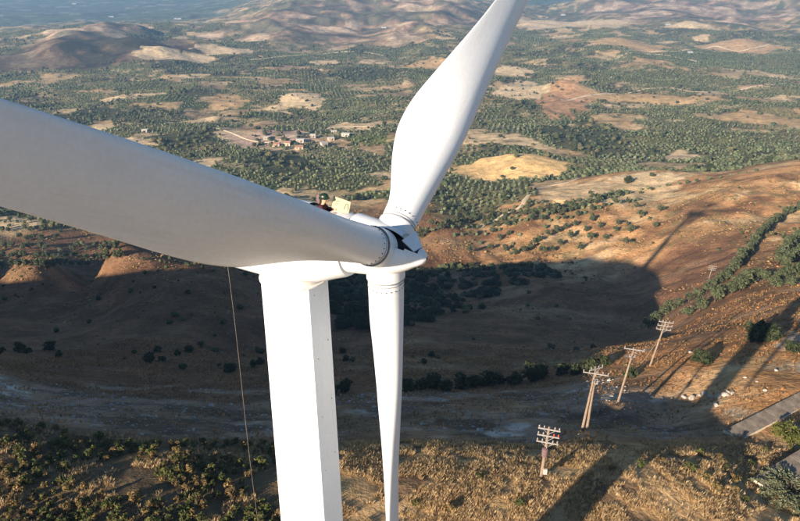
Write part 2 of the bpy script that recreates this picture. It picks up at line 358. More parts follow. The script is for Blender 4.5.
    for (cx, cy, ra, rb, az, pcx, t) in patches:
        dx, dy = x - cx, y - cy; u = (dx * math.cos(az) - dy * math.sin(az)) / ra; v = (dx * math.sin(az) + dy * math.cos(az)) / rb
        d = np.hypot(u, v) + (fbm(x / (ra * .35), y / (rb * .5), 81, 4) - .5) * 1.1
        m = sstep(1.03, .93, d); col = rgbmix(col, pcx, m); typ = np.where(m > .5, t, typ)
        if t == ORCH: ori = np.where(m > .5, 1, ori)
    # gravelly bench under the crest
    yb = y - .10 * np.maximum(x, 0) * 0
    gr = sstep(57, 61, yb + (g1 - .5) * 10) * sstep(94, 78, yb + (g1 - .5) * 26) * sstep(44, 34, x + (g1 - .5) * 14)
    gv = rgbmix(np.tile(np.array((.32, .225, .16)), (len(x), 1)), (.50, .45, .41), sstep(.62, .74, fbm(x / 6, y / 3.5, 111, 5))); gv = rgbmix(gv, (.15, .11, .08), sstep(.46, .34, fbm(x / 9, y / 4, 115, 4)))
    gr = gr * (1 - .65 * sstep(.46, .58, fbm(x / 13, y / 8, 119, 5)))
    col = rgbmix(col, (0, 0, 0), gr) + gv * gr[:, None]; typ = np.where(gr > .4, 4, typ)
    # crest: straw and brown earth
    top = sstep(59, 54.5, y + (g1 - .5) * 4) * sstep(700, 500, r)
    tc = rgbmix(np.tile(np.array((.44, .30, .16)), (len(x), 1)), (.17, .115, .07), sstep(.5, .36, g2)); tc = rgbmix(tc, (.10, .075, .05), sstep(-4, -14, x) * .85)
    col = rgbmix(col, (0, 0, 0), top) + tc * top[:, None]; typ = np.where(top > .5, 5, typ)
    return col, typ, ori

# ------------------------------------------------------------------ ground mesh: one sheet out to the horizon
fine = np.radians(np.arange(-43, 43.01, .16)); coarse = np.radians(np.arange(46, 314.1, 4.0))
TH = np.concatenate([fine, coarse]); RR = np.concatenate([[4, 10, 18, 25], np.exp(np.linspace(math.log(30), math.log(6000), 620)), [7000, 8500, 10500, 12500]])
gt, gr_ = np.meshgrid(TH, RR, indexing='ij'); GX = (gr_ * np.sin(gt)).ravel(); GY = (gr_ * np.cos(gt)).ravel(); GZ = height(GX, GY)
ccol, ctyp, _o = cover(GX, GY)
nt_, nr_ = len(TH), len(RR); ii = np.arange(nt_)[:, None]; jj = np.arange(nr_ - 1)[None]
i2 = (ii + 1) % nt_
F = np.stack([ii * nr_ + jj, ii * nr_ + jj + 1, i2 * nr_ + jj + 1, i2 * nr_ + jj], -1).reshape(-1, 4)
V = np.concatenate([np.stack([GX, GY, GZ], 1), [[0, 0, float(height(0., 0.))]]]); c0 = len(V) - 1
k = np.arange(nt_); Fc = np.stack([np.full(nt_, c0), k * nr_, ((k + 1) % nt_) * nr_], 1)
ccol = np.concatenate([ccol, ccol[:1]])
def ground_mat():
    m, nt, b = base_mat('ground', .95, .08); v = coord(nt)
    a = N(nt, 'VertexColor', layer_name='cover'); c = a.outputs[0]
    n1 = noise(nt, .9, 8, .65, v); n2 = noise(nt, .11, 7, .65, v); n3 = noise(nt, .022, 6, .6, v)
    c = mul(nt, c, ramp(nt, n1, [(.28, (.62, .6, .58)), (.72, (1.35, 1.36, 1.36))]))
    c = mul(nt, c, ramp(nt, n2, [(.3, (.52, .55, .54)), (.7, (1.4, 1.37, 1.34))]))
    c = mul(nt, c, ramp(nt, n3, [(.3, (.85, .88, .86)), (.7, (1.12, 1.1, 1.1))]))
    nt.links.new(c, b.inputs['Base Color'])
    ad = N(nt, 'Math', operation='MULTIPLY_ADD'); nt.links.new(n2, ad.inputs[0]); ad.inputs[1].default_value = 4.; nt.links.new(n1, ad.inputs[2])
    bump(nt, b, ad.outputs[0], .9, .45)
    return m
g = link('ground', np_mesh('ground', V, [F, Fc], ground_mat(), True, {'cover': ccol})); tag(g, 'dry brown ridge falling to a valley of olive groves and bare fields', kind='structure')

# ------------------------------------------------------------------ dirt tracks draped over the land
M['track'] = simple('pale_dirt', (.46, .36, .25), (.62, .51, .38), .3, .95, .05)
def track(pts, width, lift=.25):
    W = [at(*p)[:2] for p in pts]; P = []
    for i in range(len(W) - 1):
        p0, p1, p2, p3 = W[max(i - 1, 0)], W[i], W[i + 1], W[min(i + 2, len(W) - 1)]
        n = max(6, int(math.hypot(p2[0] - p1[0], p2[1] - p1[1]) / 5))
        for t in np.linspace(0, 1, n, endpoint=(i == len(W) - 2)):
            P.append([.5 * ((2 * p1[q]) + (-p0[q] + p2[q]) * t + (2 * p0[q] - 5 * p1[q] + 4 * p2[q] - p3[q]) * t * t + (-p0[q] + 3 * p1[q] - 3 * p2[q] + p3[q]) * t**3) for q in (0, 1)])
    P = np.array(P); d = np.gradient(P, axis=0); d /= np.linalg.norm(d, axis=1)[:, None] + 1e-9; nn = np.stack([-d[:, 1], d[:, 0]], 1)
    wv = width * (.8 + .4 * vnoise(np.arange(len(P)) / 3., np.zeros(len(P)), 5))[:, None] / 2
    rows = [P + nn * wv * s for s in (-1, -.33, .33, 1)]; n = len(P)
    XY = np.concatenate(rows); Z = height(XY[:, 0], XY[:, 1]) + lift
    Z[:n] -= lift + .3; Z[3 * n:] -= lift + .3
    a = np.arange(n - 1); F = np.concatenate([np.stack([q * n + a, q * n + a + 1, (q + 1) * n + a + 1, (q + 1) * n + a], 1) for q in range(3)])
    o = link('dirt_track', np_mesh('dirt_track', np.column_stack([XY, Z]), F, M['track'], True)); return tag(o, kind='structure')
track([(478, 228), (500, 217), (520, 207), (527, 197), (545, 187), (570, 182), (590, 176)], 4, .4)
track([(640, 50), (680, 51), (710, 47), (745, 50), (800, 46)], 9, .8)
track([(600, 62), (650, 54), (700, 62)], 7, .8)
track([(215, 128), (250, 140), (290, 137), (330, 128), (370, 126)], 5, .5)
track([(560, 100), (600, 94), (660, 88), (720, 92), (800, 84)], 6, .6)
track([(250, 60), (300, 55), (340, 52), (385, 56)], 9, .8)

# ------------------------------------------------------------------ wind turbine
PSI = R(28.1)                                        # the rotor axis points right and slightly towards the camera
AX = Vector((math.cos(PSI), -math.sin(PSI), 0)); HH = Vector((-math.sin(PSI), -math.cos(PSI), 0)); UP = Vector((0, 0, 1))
HUB = Vector((-.484, 20.082, CZ - 8.971)); PHI = R(2.0); TOWER_S = -3.72
S_N = [1.0, 1.7, 2.4, 3.6, 5., 6.5, 8.5, 11., 14., 17., 18.]
TWI = [40, 40, 36, 40.5, 46, 57.6, 68.4, 74.6, 78, 76, 75]
LE = [.6, .6, .62, .66, .76, .76, .78, .78, .76, .56, .2]
TE = [.6, .64, .86, 1.5, 1.74, 1.6, 1.36, 1.02, .72, .36, .12]
TK = [.6, .59, .56, .50, .46, .42, .31, .2, .14, .08, .03]
def blade_mesh():
    mb = MB(); rings = []
    for s in list(np.linspace(1.0, 2.4, 8)) + list(np.linspace(2.7, 17, 46)) + [17.4, 17.75, 18.0]:
        hw = .9 * sstep(1.4, 3.2, s) * sstep(18.0, 16.5, s); ws = s + np.linspace(-hw, hw, 9)
        tw = R(np.interp(ws, S_N, TWI).mean()); le, te, tk = (np.interp(ws, S_N, q).mean() for q in (LE, TE, TK))
        # local axes: x = rotor axis, y = tangential, z = along the blade
        c = Vector((math.cos(tw), math.sin(tw), 0)); n = Vector((0, 0, 1)).cross(c); ring = []
        sharp = sstep(1.8, 4.5, s)
        for j in range(40):
            a = 2 * math.pi * j / 40; ca, sa = math.cos(a), math.sin(a)
            x = (le if ca > 0 else te) * ca; y = tk * sa * (1 if ca > 0 else 1 - .62 * sharp * (-ca) ** 1.3)
            ring.append(Vector((0, 0, s)) + c * x + n * y)
        rings.append(ring)
    mb.loft(rings); return mb.mesh('blade', M['white'], True, 50)
def ring_mesh(name, z0, z1, r, mat, n=40):
    mb = MB(); prof = [(z0, r - .03), (z0, r), (z1, r), (z1, r - .03)]
    mb.loft([[(q * math.cos(t), q * math.sin(t), z) for t in np.linspace(0, 2 * math.pi, n, endpoint=False)] for z, q in prof], False, False)
    return mb.mesh(name, mat, True, 40)
def bolts_mesh(name, z, r, n, mat, size=.035, radial=True):
    mb = MB()
    for i in range(n):
        t = 2 * math.pi * i / n; d = Vector((math.cos(t), math.sin(t), 0)); mb.tube([d * (r - .03) + UP * z, d * (r + .035) + UP * z], size, 6)
    return mb.mesh(name, mat)
BLADE = blade_mesh()
ROOTBOLT = bolts_mesh('bolt_ring', 1.28, .585, 24, M['steel'], .02)
SEAL = ring_mesh('root_seal', .96, 1.0, .645, M['gasket']); COLLAR = ring_mesh('root_collar', .40, .97, .64, M['white']); COLLAR2 = ring_mesh('root_band', 1.1, 1.13, .606, M['gasket'])
# nacelle: rounded shell, cross-section in (lateral, vertical), swept along the axis; a hatch opening in the roof
def nac_ring(s, hw, top, bot, n=32, p=3.2, oc=0.):
    out = []
    for j in range(n):
        a = 2 * math.pi * (j + .5) / n; ca, sa = math.cos(a), math.sin(a)
        out.append(Vector((s, hw * math.copysign(abs(ca) ** (2 / p), ca), oc + (top if sa > 0 else bot) * math.copysign(abs(sa) ** (2 / p), sa))))
    return out
def nacelle_mesh():
    mb = MB(); prof = [(-8.4, .5, .2, .6, 2.5), (-8.35, .9, .55, 1.1, 2.8), (-8.15, 1.12, .72, 1.4, 3), (-7.5, 1.24, .82, 1.6, 3.2), (-6, 1.3, .85, 1.72, 3.2), (-4.2, 1.32, .85, 1.74, 3.2), (-3.3, 1.3, .85, 1.7, 3.2), (-2.2, 1.22, .85, 1.5, 3), (-1.75, 1.12, .86, 1.34, 2.6), (-1.3, 1.02, .86, 1.2, 2.2), (-1.2, .98, .82, 1.14, 2.1)]
    rings = [nac_ring(s, hw, t, b, 32, p) for s, hw, t, b, p in prof]; o = 0; n = 32
    for r in rings: mb.v += [tuple(v) for v in r]
    for i in range(len(rings) - 1):
        for j in range(n):
            if i == 6 and 5 <= j <= 9: continue               # the open roof hatch
            k = (j + 1) % n; mb.f.append((i * n + j, i * n + k, (i + 1) * n + k, (i + 1) * n + j))
    mb.f.append(tuple(reversed(range(n)))); mb.f.append(tuple((len(rings) - 1) * n + j for j in range(n)))
    return mb.mesh('nacelle', M['white'], True, 50)
def spinner_mesh():
    mb = MB(); prof = [(-1.12, .8), (-1.12, 1.0), (-.75, .96), (-.3, .9), (.1, .83), (.4, .75), (.65, .64), (.9, .51), (1.1, .38), (1.27, .29), (1.42, .19), (1.5, .05)]
    n = 48; rings = [[Vector((s, r * math.cos(t), r * math.sin(t))) for t in np.linspace(0, 2 * math.pi, n, endpoint=False)] for s, r in prof]
    for r in rings: mb.v += [tuple(v) for v in r]
    for i in range(len(rings) - 1):
        for j in range(n):
            t = 360 * (j + .5) / n
            if 4 <= i <= 8 and (35 if i > 5 else 95) < t < 152 - (i - 4) * 5: continue        # cut-out beside the upper blade
            k = (j + 1) % n; mb.f.append((i * n + j, (i + 1) * n + j, (i + 1) * n + k, i * n + k))
    return mb.mesh('spinner', M['white'], True, 50)
NAC = nacelle_mesh(); SPIN = spinner_mesh()
def make_turbine(base, phi, label):
    """base: ground point under the tower axis; rotor axis frame as AX/HH"""
    root = empty('wind_turbine', base); tag(root, label, 'wind turbine')
    hub = Vector((HUB.x, HUB.y, HUB.z)) - (HUB + AX * TOWER_S); hub = Vector((hub.x, hub.y, HUB_H))
    fr = Matrix(((AX.x, -HH.x, 0, hub.x), (AX.y, -HH.y, 0, hub.y), (0, 0, 1, hub.z), (0, 0, 0, 1)))   # x axis, y away from camera, z up
    # octagonal tower
    mb = MB(); top = HUB_H - 1.78; a0 = math.atan2(-1, 0) + R(30)
    prof = [(-1.5, 1.62), (.0, 1.62), (6, 1.56), (12, 1.5), (18, 1.43), (24, 1.36), (30, 1.285), (top, 1.255)]
    mb.loft([[(r * math.cos(a0 + R(45) * j), r * math.sin(a0 + R(45) * j), z) for j in range(8)] for z, r in prof])
    tw = mb.build('tower', M['white'], root)
    mb = MB(); mb.loft([[(r * math.cos(t), r * math.sin(t), z) for t in np.linspace(0, 2 * math.pi, 32, endpoint=False)] for z, r in ((top - .02, 1.2), (top - .02, 1.265), (top + .03, 1.265), (top + .03, 1.18), (top + .3, 1.16))])
    mb.build('yaw_flange', M['rust'], tw, True, 40)
    mb = MB()
    for z in np.arange(top - .6, top - 9, -2.6):
        for q in (.25, .8):
            A = Vector((math.cos(a0), math.sin(a0), 0)); B = Vector((math.cos(a0 + R(45)), math.sin(a0 + R(45)), 0)); p = (A * (1 - q) + B * q); nn = (A + B).normalized(); rr = 1.255 + (top - z) * .0105
            mb.tube([p * rr + UP * (z + q) - nn * .03, p * rr + UP * (z + q) + nn * .02], .017, 6)
    tag(mb.build('bolts', M['steel'], tw), kind='stuff')
    mb = MB(); bz = 1.1; nn = Vector((math.cos(a0 + R(22.5)), math.sin(a0 + R(22.5)), 0)); tt = Vector((-nn.y, nn.x, 0)); Mx = Matrix((tuple(tt), tuple(nn), (0, 0, 1))).transposed()
    mb.box(nn * 1.49 + UP * 1.25, (.8, .08, 2.0), Mx, .02); mb.build('door', M['galv'], tw)
    nc = link('nacelle', NAC, root); nc.matrix_local = fr
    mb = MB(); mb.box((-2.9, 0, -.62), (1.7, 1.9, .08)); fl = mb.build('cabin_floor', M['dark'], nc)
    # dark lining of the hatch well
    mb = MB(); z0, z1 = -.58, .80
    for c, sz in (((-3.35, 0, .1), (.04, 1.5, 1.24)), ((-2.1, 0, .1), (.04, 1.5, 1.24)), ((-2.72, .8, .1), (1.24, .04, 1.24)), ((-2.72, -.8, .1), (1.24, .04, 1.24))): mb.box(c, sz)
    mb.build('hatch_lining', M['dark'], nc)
    mb = MB(); mb.loft([[Vector((s, r * 1.0 * math.cos(t), r * math.sin(t))) for t in np.linspace(0, 2 * math.pi, 40, endpoint=False)] for s, r in ((-1.24, .9), (-1.08, .9))])
    o = mb.build('rotor_gap', M['dark'], root, True, 40); o.matrix_local = fr
    sp = link('spinner', SPIN, root); sp.matrix_local = fr
    mb = MB(); mb.tube([(-1., 0, 0), (.1, 0, 0), (.3, 0, 0), (.8, 0, -.05), (1.2, 0, -.08)], [.75, .72, .5, .3, .12], 20); mb.build('hub_core', M['dark'], sp)
    mb = MB()                                                        # loose cover panel over the cut-out
    A, B, C_, E_ = Vector((.70, -.16, .52)), Vector((.96, .31, .72)), Vector((1.27, .13, .30)), Vector((1.15, -.2, .235))
    nrm = (B - A).cross(E_ - A).normalized() * .025
    mb.loft([[p - nrm for p in (A, B, C_, E_)], [p + nrm for p in (A, B, C_, E_)]]); mb.build('cover_panel', M['white'], sp)
    for deg in (60, -60, 180):
        gq = R(deg) + phi
        # blade axes in turbine frame (x = rotor axis, y = -HH, z = up)
        b = Vector((0, -math.sin(gq), math.cos(gq))); x = Vector((1, 0, 0)); t = b.cross(x)
        Bw = (Matrix(((x.x, 0, b.x), (x.y, 0, b.y), (x.z, 0, b.z))))
        ty = -(x.cross(b))
        B4 = Matrix(((x.x, ty.x, b.x, 0), (x.y, ty.y, b.y, 0), (x.z, ty.z, b.z, 0), (0, 0, 0, 1)))
        bl = link('blade', BLADE, root); bl.matrix_local = fr @ B4
        for nm, me in (('bolt_ring', ROOTBOLT), ('root_seal', SEAL), ('root_collar', COLLAR), ('root_band', COLLAR2)): tag(link(nm, me, bl), kind='stuff' if nm == 'bolt_ring' else None)
    # open hatch cover, hinged on the far side of the hatch
    mb = MB(); Mx = Matrix.Rotation(R(-12), 3, 'X') @ Matrix.Rotation(R(8), 3, 'Y')
    mb.box((-1.92, .42, .97), (.7, .05, .6), Mx, .015); hc = mb.build('hatch_cover', M['cream'], nc)
    mb = MB(); c = Vector((-1.92, .42, .97))
    def onp(u, v): return c + Mx @ Vector((u, -.032, v))
    for a, b_ in (((.14, -.02), (.2, .2)), ((.2, .2), (.27, .19)), ((.27, .19), (.3, -.02)), ((-.2, .16), (-.06, .2)), ((-.22, .06), (-.12, .1))): mb.tube([onp(*a), onp(*b_)], .012, 5)
    tag(mb.build('marking', M['mark'], hc), kind='stuff')
    for u in (-.25, .25):
        mb = MB(); mb.tube([c + Mx @ Vector((u, .01, -.32)), c + Mx @ Vector((u, .06, -.44))], .02, 6); mb.build('hinge', M['steel'], hc)
    return root, fr
tb = HUB + AX * TOWER_S; TBASE = Vector((tb.x, tb.y, float(height(tb.x, tb.y)))); HUB_H = HUB.z - TBASE.z
turbine, FR = make_turbine(TBASE, PHI, 'large white three bladed wind turbine standing on the ridge in front of the valley')
t2x, t2y = -94., 42.; t2, _f = make_turbine(Vector((t2x, t2y, float(height(t2x, t2y)))), R(14), 'second white wind turbine on the knoll left of the view, casting the thin long shadow')
TF = Matrix.Translation(TBASE) @ FR                                     # turbine frame -> world
# hoist rope hanging from the rear of the nacelle
mb = MB(); p = TF @ Vector((-6.55, -.35, -1.5)); gz = float(height(p.x, p.y)); mb.tube([p + Vector((.03 * math.sin(i * .7), .02 * math.cos(i), (gz - p.z) * i / 24)) for i in range(25)], .0075, 5)
tag(mb.build('hoist_rope', M['rope'], None, True), 'thin pale rope hanging straight down from the rear of the nacelle', 'rope')

# ------------------------------------------------------------------ technician in the roof hatch
def skin_body(name, verts, edges, radii, mat, parent, root=0, levels=2):
    me = D.meshes.new(name); me.from_pydata(verts, edges, []); o = link(name, me, parent)
    md = o.modifiers.new('skin', 'SKIN'); md.use_smooth_shade = True
    for i, r in enumerate(radii):
        q = r if hasattr(r, '__len__') else (r, r); me.skin_vertices[0].data[i].radius = q
        me.skin_vertices[0].data[i].use_root = (i == root)
    sb = o.modifiers.new('sub', 'SUBSURF'); sb.levels = levels; sb.render_levels = levels
    me.materials.append(mat); return o
def person(loc, rz):
    root = empty('person', loc, rz); tag(root, 'worker in dark helmet and maroon jacket standing in the open roof hatch', 'person')
    # x = to the right of the body, y = forward, z = up
    P = {}; vs = []; ed = []; rd = []
    def v(n, p, r, par=None):
        P[n] = len(vs); vs.append(p); rd.append(r)
        if par: ed.append((P[par], P[n]))
    v('pelvis', (0, 0, .93), (.15, .11)); v('waist', (0, .02, 1.08), (.135, .095), 'pelvis'); v('chest', (0, .05, 1.28), (.165, .115), 'waist'); v('neckb', (0, .08, 1.43), (.075, .07), 'chest'); v('neck', (0, .1, 1.49), .055, 'neckb'); v('jaw', (0, .14, 1.555), (.065, .085), 'neck'); v('skull', (0, .13, 1.645), (.078, .095), 'jaw'); v('crown', (0, .13, 1.72), (.05, .06), 'skull')
    for s, nm in ((-1, 'l'), (1, 'r')):
        v('sh' + nm, (s * .17, .05, 1.38), .07, 'chest'); v('el' + nm, (s * .27, .16, 1.14), .045, 'sh' + nm); v('wr' + nm, (s * .2, .40, 1.22), .03, 'el' + nm); v('pa' + nm, (s * .18, .47, 1.23), (.022, .038), 'wr' + nm)
        for q, (dx, ln) in enumerate(((-.03, .075), (-.01, .085), (.01, .08), (.03, .065))):
            v(f'f{q}{nm}', (s * .18 + dx, .47 + ln * .6, 1.235), .0095, 'pa' + nm); v(f'g{q}{nm}', (s * .18 + dx, .47 + ln, 1.215), .008, f'f{q}{nm}')
        v('t0' + nm, (s * .13, .45, 1.215), .011, 'pa' + nm); v('t1' + nm, (s * .125, .48, 1.2), .009, 't0' + nm)
        v('hip' + nm, (s * .09, 0, .88), .095, 'pelvis'); v('kn' + nm, (s * .11, .03, .48), .06, 'hip' + nm); v('an' + nm, (s * .12, -.01, .09), .042, 'kn' + nm); v('to' + nm, (s * .14, .15, .04), .04, 'an' + nm)
    skin_body('body', vs, ed, rd, M['skin'], root)
    i = [P[q] for q in ('pelvis', 'waist', 'chest', 'neckb', 'shl', 'ell', 'wrl', 'shr', 'elr', 'wrr')]
    mp = {a: b for b, a in enumerate(i)}
    def grow(r, k): return tuple(q + k for q in (r if hasattr(r, '__len__') else (r, r)))
    skin_body('jacket', [vs[a] for a in i], [(mp[a], mp[b]) for a, b in ed if a in mp and b in mp], [grow(rd[a], .022) for a in i], M['jacket'], root)
    i = [P[q] for q in ('pelvis', 'hipl', 'knl', 'anl', 'hipr', 'knr', 'anr')]; mp = {a: b for b, a in enumerate(i)}
    skin_body('trousers', [vs[a] for a in i], [(mp[a], mp[b]) for a, b in ed if a in mp and b in mp], [grow(rd[a], .016) for a in i], M['trouser'], root)
    mb = MB(); rings = []
    for z, r in ((-.02, .165), (.0, .17), (.01, .145), (.06, .142), (.1, .125), (.135, .09), (.155, .045), (.16, .01)):
        rings.append([(r * .95 * math.cos(t), .13 + r * 1.12 * math.sin(t), 1.67 + z) for t in np.linspace(0, 2 * math.pi, 24, endpoint=False)])
    mb.loft(rings); hl = mb.build('helmet', M['helmet'], root, True, 60)
    mb = MB(); mb.tube([(0, .04, 1.795), (0, .13, 1.828), (0, .22, 1.795)], .012, 6); mb.build('helmet_ridge', M['helmet'], hl, True)
    mb = MB(); mb.tube([(0, .225, 1.62), (0, .252, 1.59), (0, .235, 1.575)], [.008, .017, .012], 6); mb.build('nose', M['skin'], root, True)
    return root
pp = TF @ Vector((-2.5, .1, -.3)); fwd = TF.to_3x3() @ Vector((1, .25, 0))
person(pp + Vector((0, 0, -.04)), math.atan2(fwd.y, fwd.x) - math.pi / 2)
# tool bag on the nacelle roof beside the hatch
mb = MB(); bp = TF @ Vector((-3.0, .72, .84)); bz = 0
mb.loft([nac_ring(z, .1 * s, .07 * s, .07 * s, 14, 2.6) for z, s in ((0, .9), (.05, 1.05), (.2, 1.1), (.3, .85), (.34, .4))])
tbag = empty('tool_bag', bp); tag(tbag, 'mauve cloth tool bag standing on the nacelle roof left of the worker', 'bag')
o = mb.build('bag', M['mauve'], tbag, True); o.rotation_euler = (0, R(-90), R(20))
mb = MB(); mb.tube([(-.05, 0, .3), (-.05, 0, .4), (0, 0, .43), (.05, 0, .4), (.05, 0, .3)], .012, 6); mb.build('handle', M['dark'], tbag, True)

# ------------------------------------------------------------------ power poles
POLES = [  # base px, height, lean (x,y), style, label
    ((541, 478), 5.6, (.25, .15), 0, 'short wooden power pole with three crossarms and red insulators at the sunlit crest'),
    ((584, 431), 8.6, (.45, .2), 1, 'wooden power pole with a braced double stem and crowded crossarms above the gravel'),
    ((618, 402), 8.2, (1.0, .2), 2, 'wooden power pole topped by one single T shaped crossarm'),
    ((650, 366), 8.2, (1.3, .2), 3, 'power pole with three crossarms and slanting stay by the end of the olive row'),
    ((706, 288), 8.2, (.8, .2), 4, 'farthest power pole, pale against the orange hillside above the olive row')]
def crossarm(root, P, D_, z, ln, ins, red=False, drop=False):
    """P(z) gives the pole axis; D_ arm direction"""
    mb = MB(); c = P(z) + Vector((0, -.16, 0)); Mx = Matrix((tuple(D_), (-D_.y, D_.x, 0), (0, 0, 1))).transposed()
    mb.box(c, (ln, .1, .12), Mx, .01); arm = mb.build('crossarm', M['galv'], root)
    for u in ins:
        mb = MB(); p = c + D_ * (u * ln / 2); s = -1 if drop else 1
        mb.tube([p + UP * s * .05, p + UP * s * .1, p + UP * s * .14, p + UP * s * .2, p + UP * s * .24, p + UP * s * .3, p + UP * s * .36], [.025, .03, .085, .05, .08, .05, .03], 8); mb.build('insulator', M['redins'] if red and u > .2 else M['porc'], arm, True)
    for u in (-.55, .55):
        mb = MB(); mb.tube([c + D_ * (u * ln / 2) - UP * .04, P(z - .55) + Vector((0, -.1, 0))], .022, 5); mb.build('brace', M['galv'], arm)
for (bx, h, ln, st, lab) in POLES:
    b = Vector(at(*bx)); root = empty('power_pole', b); tag(root, lab, 'power pole', 'power poles stepping down the slope')
    lean = Vector((ln[0], ln[1], h)); P = lambda z, lean=lean, h=h: lean * (z / h)
    mb = MB()
    if st == 1:
        mb.tube([(-.28, 0, -.6), P(h * .5) + Vector((-.13, 0, 0)), P(h) + Vector((-.03, 0, 0))], [.17, .14, .1], 10); mb.tube([(.32, .1, -.6), P(h * .5) + Vector((.17, .05, 0)), P(h * .93) + Vector((.08, 0, 0))], [.17, .14, .1], 10)
    else: mb.tube([P(-.6), P(h * .5), P(h)], [.17, .145, .11], 10)
    mb.build('pole', M['wood'], root, True, 60)
    D1 = Vector((.93, .37, 0)).normalized(); D2 = Vector((.5, .87, 0)).normalized(); D3 = Vector((.96, -.28, 0)).normalized()
    if st == 0:
        for i, z in enumerate((5.45, 4.75, 4.05)): crossarm(root, P, D3, z, 1.9, (-.9, -.45, .5, .9), red=(i == 1))
        mb = MB(); q = P(2.7) + Vector((-.1, -.3, 0)); mb.tube([q, q + UP * .05, q + UP * .8, q + UP * .86], [.2, .27, .27, .2], 14); tr = mb.build('transformer', M['mauve'], root, True, 50)
        mb = MB(); mb.tube([q + UP * .86 + Vector((.1, 0, 0)), q + UP * 1.1 + Vector((.12, 0, 0))], [.05, .03], 8); mb.build('bushing', M['porc'], tr, True)
        mb = MB(); mb.box(P(.9) + Vector((.22, -.2, 0)), (.35, .22, .55), None, .02); mb.build('meter_box', M['plaster'], root)
    elif st == 1:
        crossarm(root, P, D1, 8.4, 1.6, (-.9, -.3, .3, .9)); crossarm(root, P, D3, 7.75, 2.7, (-.95, -.5, 0.15, .55, .95)); crossarm(root, P, D2, 7.3, 2.0, (-.9, .9), drop=True)
        mb = MB(); mb.box(P(6.7) + Vector((.25, -.2, 0)), (.3, .25, .5), None, .02); mb.build('switch_box', M['galv'], root)
    elif st == 2:
        crossarm(root, P, D3, 8.05, 2.5, (-.92, -.1, .92)); crossarm(root, P, D3, 7.0, .8, (-.8, .8))
    else:
        for z in (8.0, 7.35, 6.7): crossarm(root, P, D3, z, 2.2 if st == 3 else 2.4, (-.92, -.4, .4, .92))
        if st == 3:
            mb = MB(); mb.tube([P(5.2), Vector((-2.3, -.5, float(height(b.x - 2.3, b.y - .5)) - b.z - .2))], .035, 6); mb.build('stay', M['wood'], root)

# ------------------------------------------------------------------ concrete slabs, boulders
def conc():
    m, nt, b = base_mat('weathered_concrete', .95, .1); v = coord(nt); n1 = noise(nt, .7, 7, .7, v, .6); n2 = noise(nt, 9, 6, .7, v)
    c = mul(nt, ramp(nt, n1, [(.3, (.10, .085, .07)), (.5, (.2, .17, .14)), (.7, (.31, .27, .22))]), ramp(nt, n2, [(.3, (.7, .7, .7)), (.7, (1.2, 1.2, 1.2))])); nt.links.new(c, b.inputs['Base Color']); bump(nt, b, n2, .5, .02); return m
M['concrete'] = conc()
def slab(p0, p1, width, zt, thick, n, label, grp):
    """long cast slab from p0 to p1 (left edge), made of n bays with open joints"""
    a, b = Vector((*p0, 0)), Vector((*p1, 0)); d = (b - a); L = d.length; d.normalize(); q = Vector((d.y, -d.x, 0))
    root = empty('concrete_slab', (a.x, a.y, zt)); root.rotation_euler = (0, 0, math.atan2(d.y, d.x)); tag(root, label, 'slab', grp)
    mb = MB(); mb.box((L / n / 2, -width / 2, -.06), (L / n - .05, width, .12), None, .012); me = mb.mesh('panel', M['concrete'])
    for i in range(n):
        o = link('panel', me, root); o.location = (i * L / n, 0, random.uniform(-.01, .012))
    mb = MB(); mb.box((L / 2, -width / 2, -.12 - thick / 2 - .003), (L - .1, width - .16, thick)); mb.build('footing', M['concrete'], root)
    mb = MB(); mb.box((-.06, -width / 2, -.12), (.1, width + .1, .32), None, .015); mb.build('lit_edge', M['edge'], root)  # pale strip paints the sunlit face at the slab's end
    mb = MB(); mb.box((L / 2, -width - .06, -.14), (L, .1, .3), None, .015); mb.build('lit_edge', M['edge'], root)
s0 = at(724, 431); s1 = at(806, 392); zt = s0[2] + .75
def onz(px, py, z): r = ray(px, py); k = (z - CZ) / r[2]; return (k * r[0], k * r[1])
slab(onz(724, 430, zt), onz(835, 374, zt), 1.9, zt, 1.4, 6, 'long grey concrete slab with a pale lit end, nearer the gravel track', 'concrete slabs at the right edge')
zt2 = at(752, 484)[2] + .45
slab(onz(752, 478, zt2), onz(812, 442, zt2), 2.1, zt2, 1.2, 5, 'lower concrete slab beside the drooping grey green bush', 'concrete slabs at the right edge')
def rock_mesh(seed, n=2):
    import bmesh
    bm = bmesh.new(); bmesh.ops.create_icosphere(bm, subdivisions=n, radius=1); rs = random.Random(seed)
    cuts = [(Vector((rs.gauss(0, 1), rs.gauss(0, 1), rs.gauss(0, 1))).normalized(), rs.uniform(.55, .9)) for _ in range(9)]
    for v in bm.verts:
        for nn, dd in cuts:
            q = v.co.dot(nn)
            if q > dd: v.co -= nn * (q - dd)
        v.co.z *= .75
    me = D.meshes.new('boulder'); bm.to_mesh(me); bm.free(); me.materials.append(M['rock']); return me
ROCKS = [rock_mesh(i) for i in range(6)]
BL = [(652, 398, .5), (662, 399, .45), (672, 399, .4), (684, 398, .7), (692, 399, .95), (700, 396, .7), (704, 394, .9), (711, 398, .8), (718, 398, 1.0), (725, 396, .9), (728, 393, .7), (733, 394, .6), (716, 406, .7), (765, 391, .5), (776, 371, .5), (757, 382, .35), (690, 353, .6), (730, 380, .4), (745, 378, .45), (640, 408, .4), (678, 408, .35)]
for i, (px, py, s) in enumerate(BL):
    x, y, z = at(px, py); o = link('boulder', ROCKS[i % 6]); o.location = (x, y, z + s * .18); o.scale = (s * .62, s * .5, s * .5); o.rotation_euler = (0, 0, i * 1.7)
    first = i < 13
    tag(o, 'pale limestone boulder in the row along the gravel track' if first else 'pale loose rock scattered on the sunlit slope on the right', 'boulder', 'boulders lining the track' if first else 'loose rocks on the right slope')
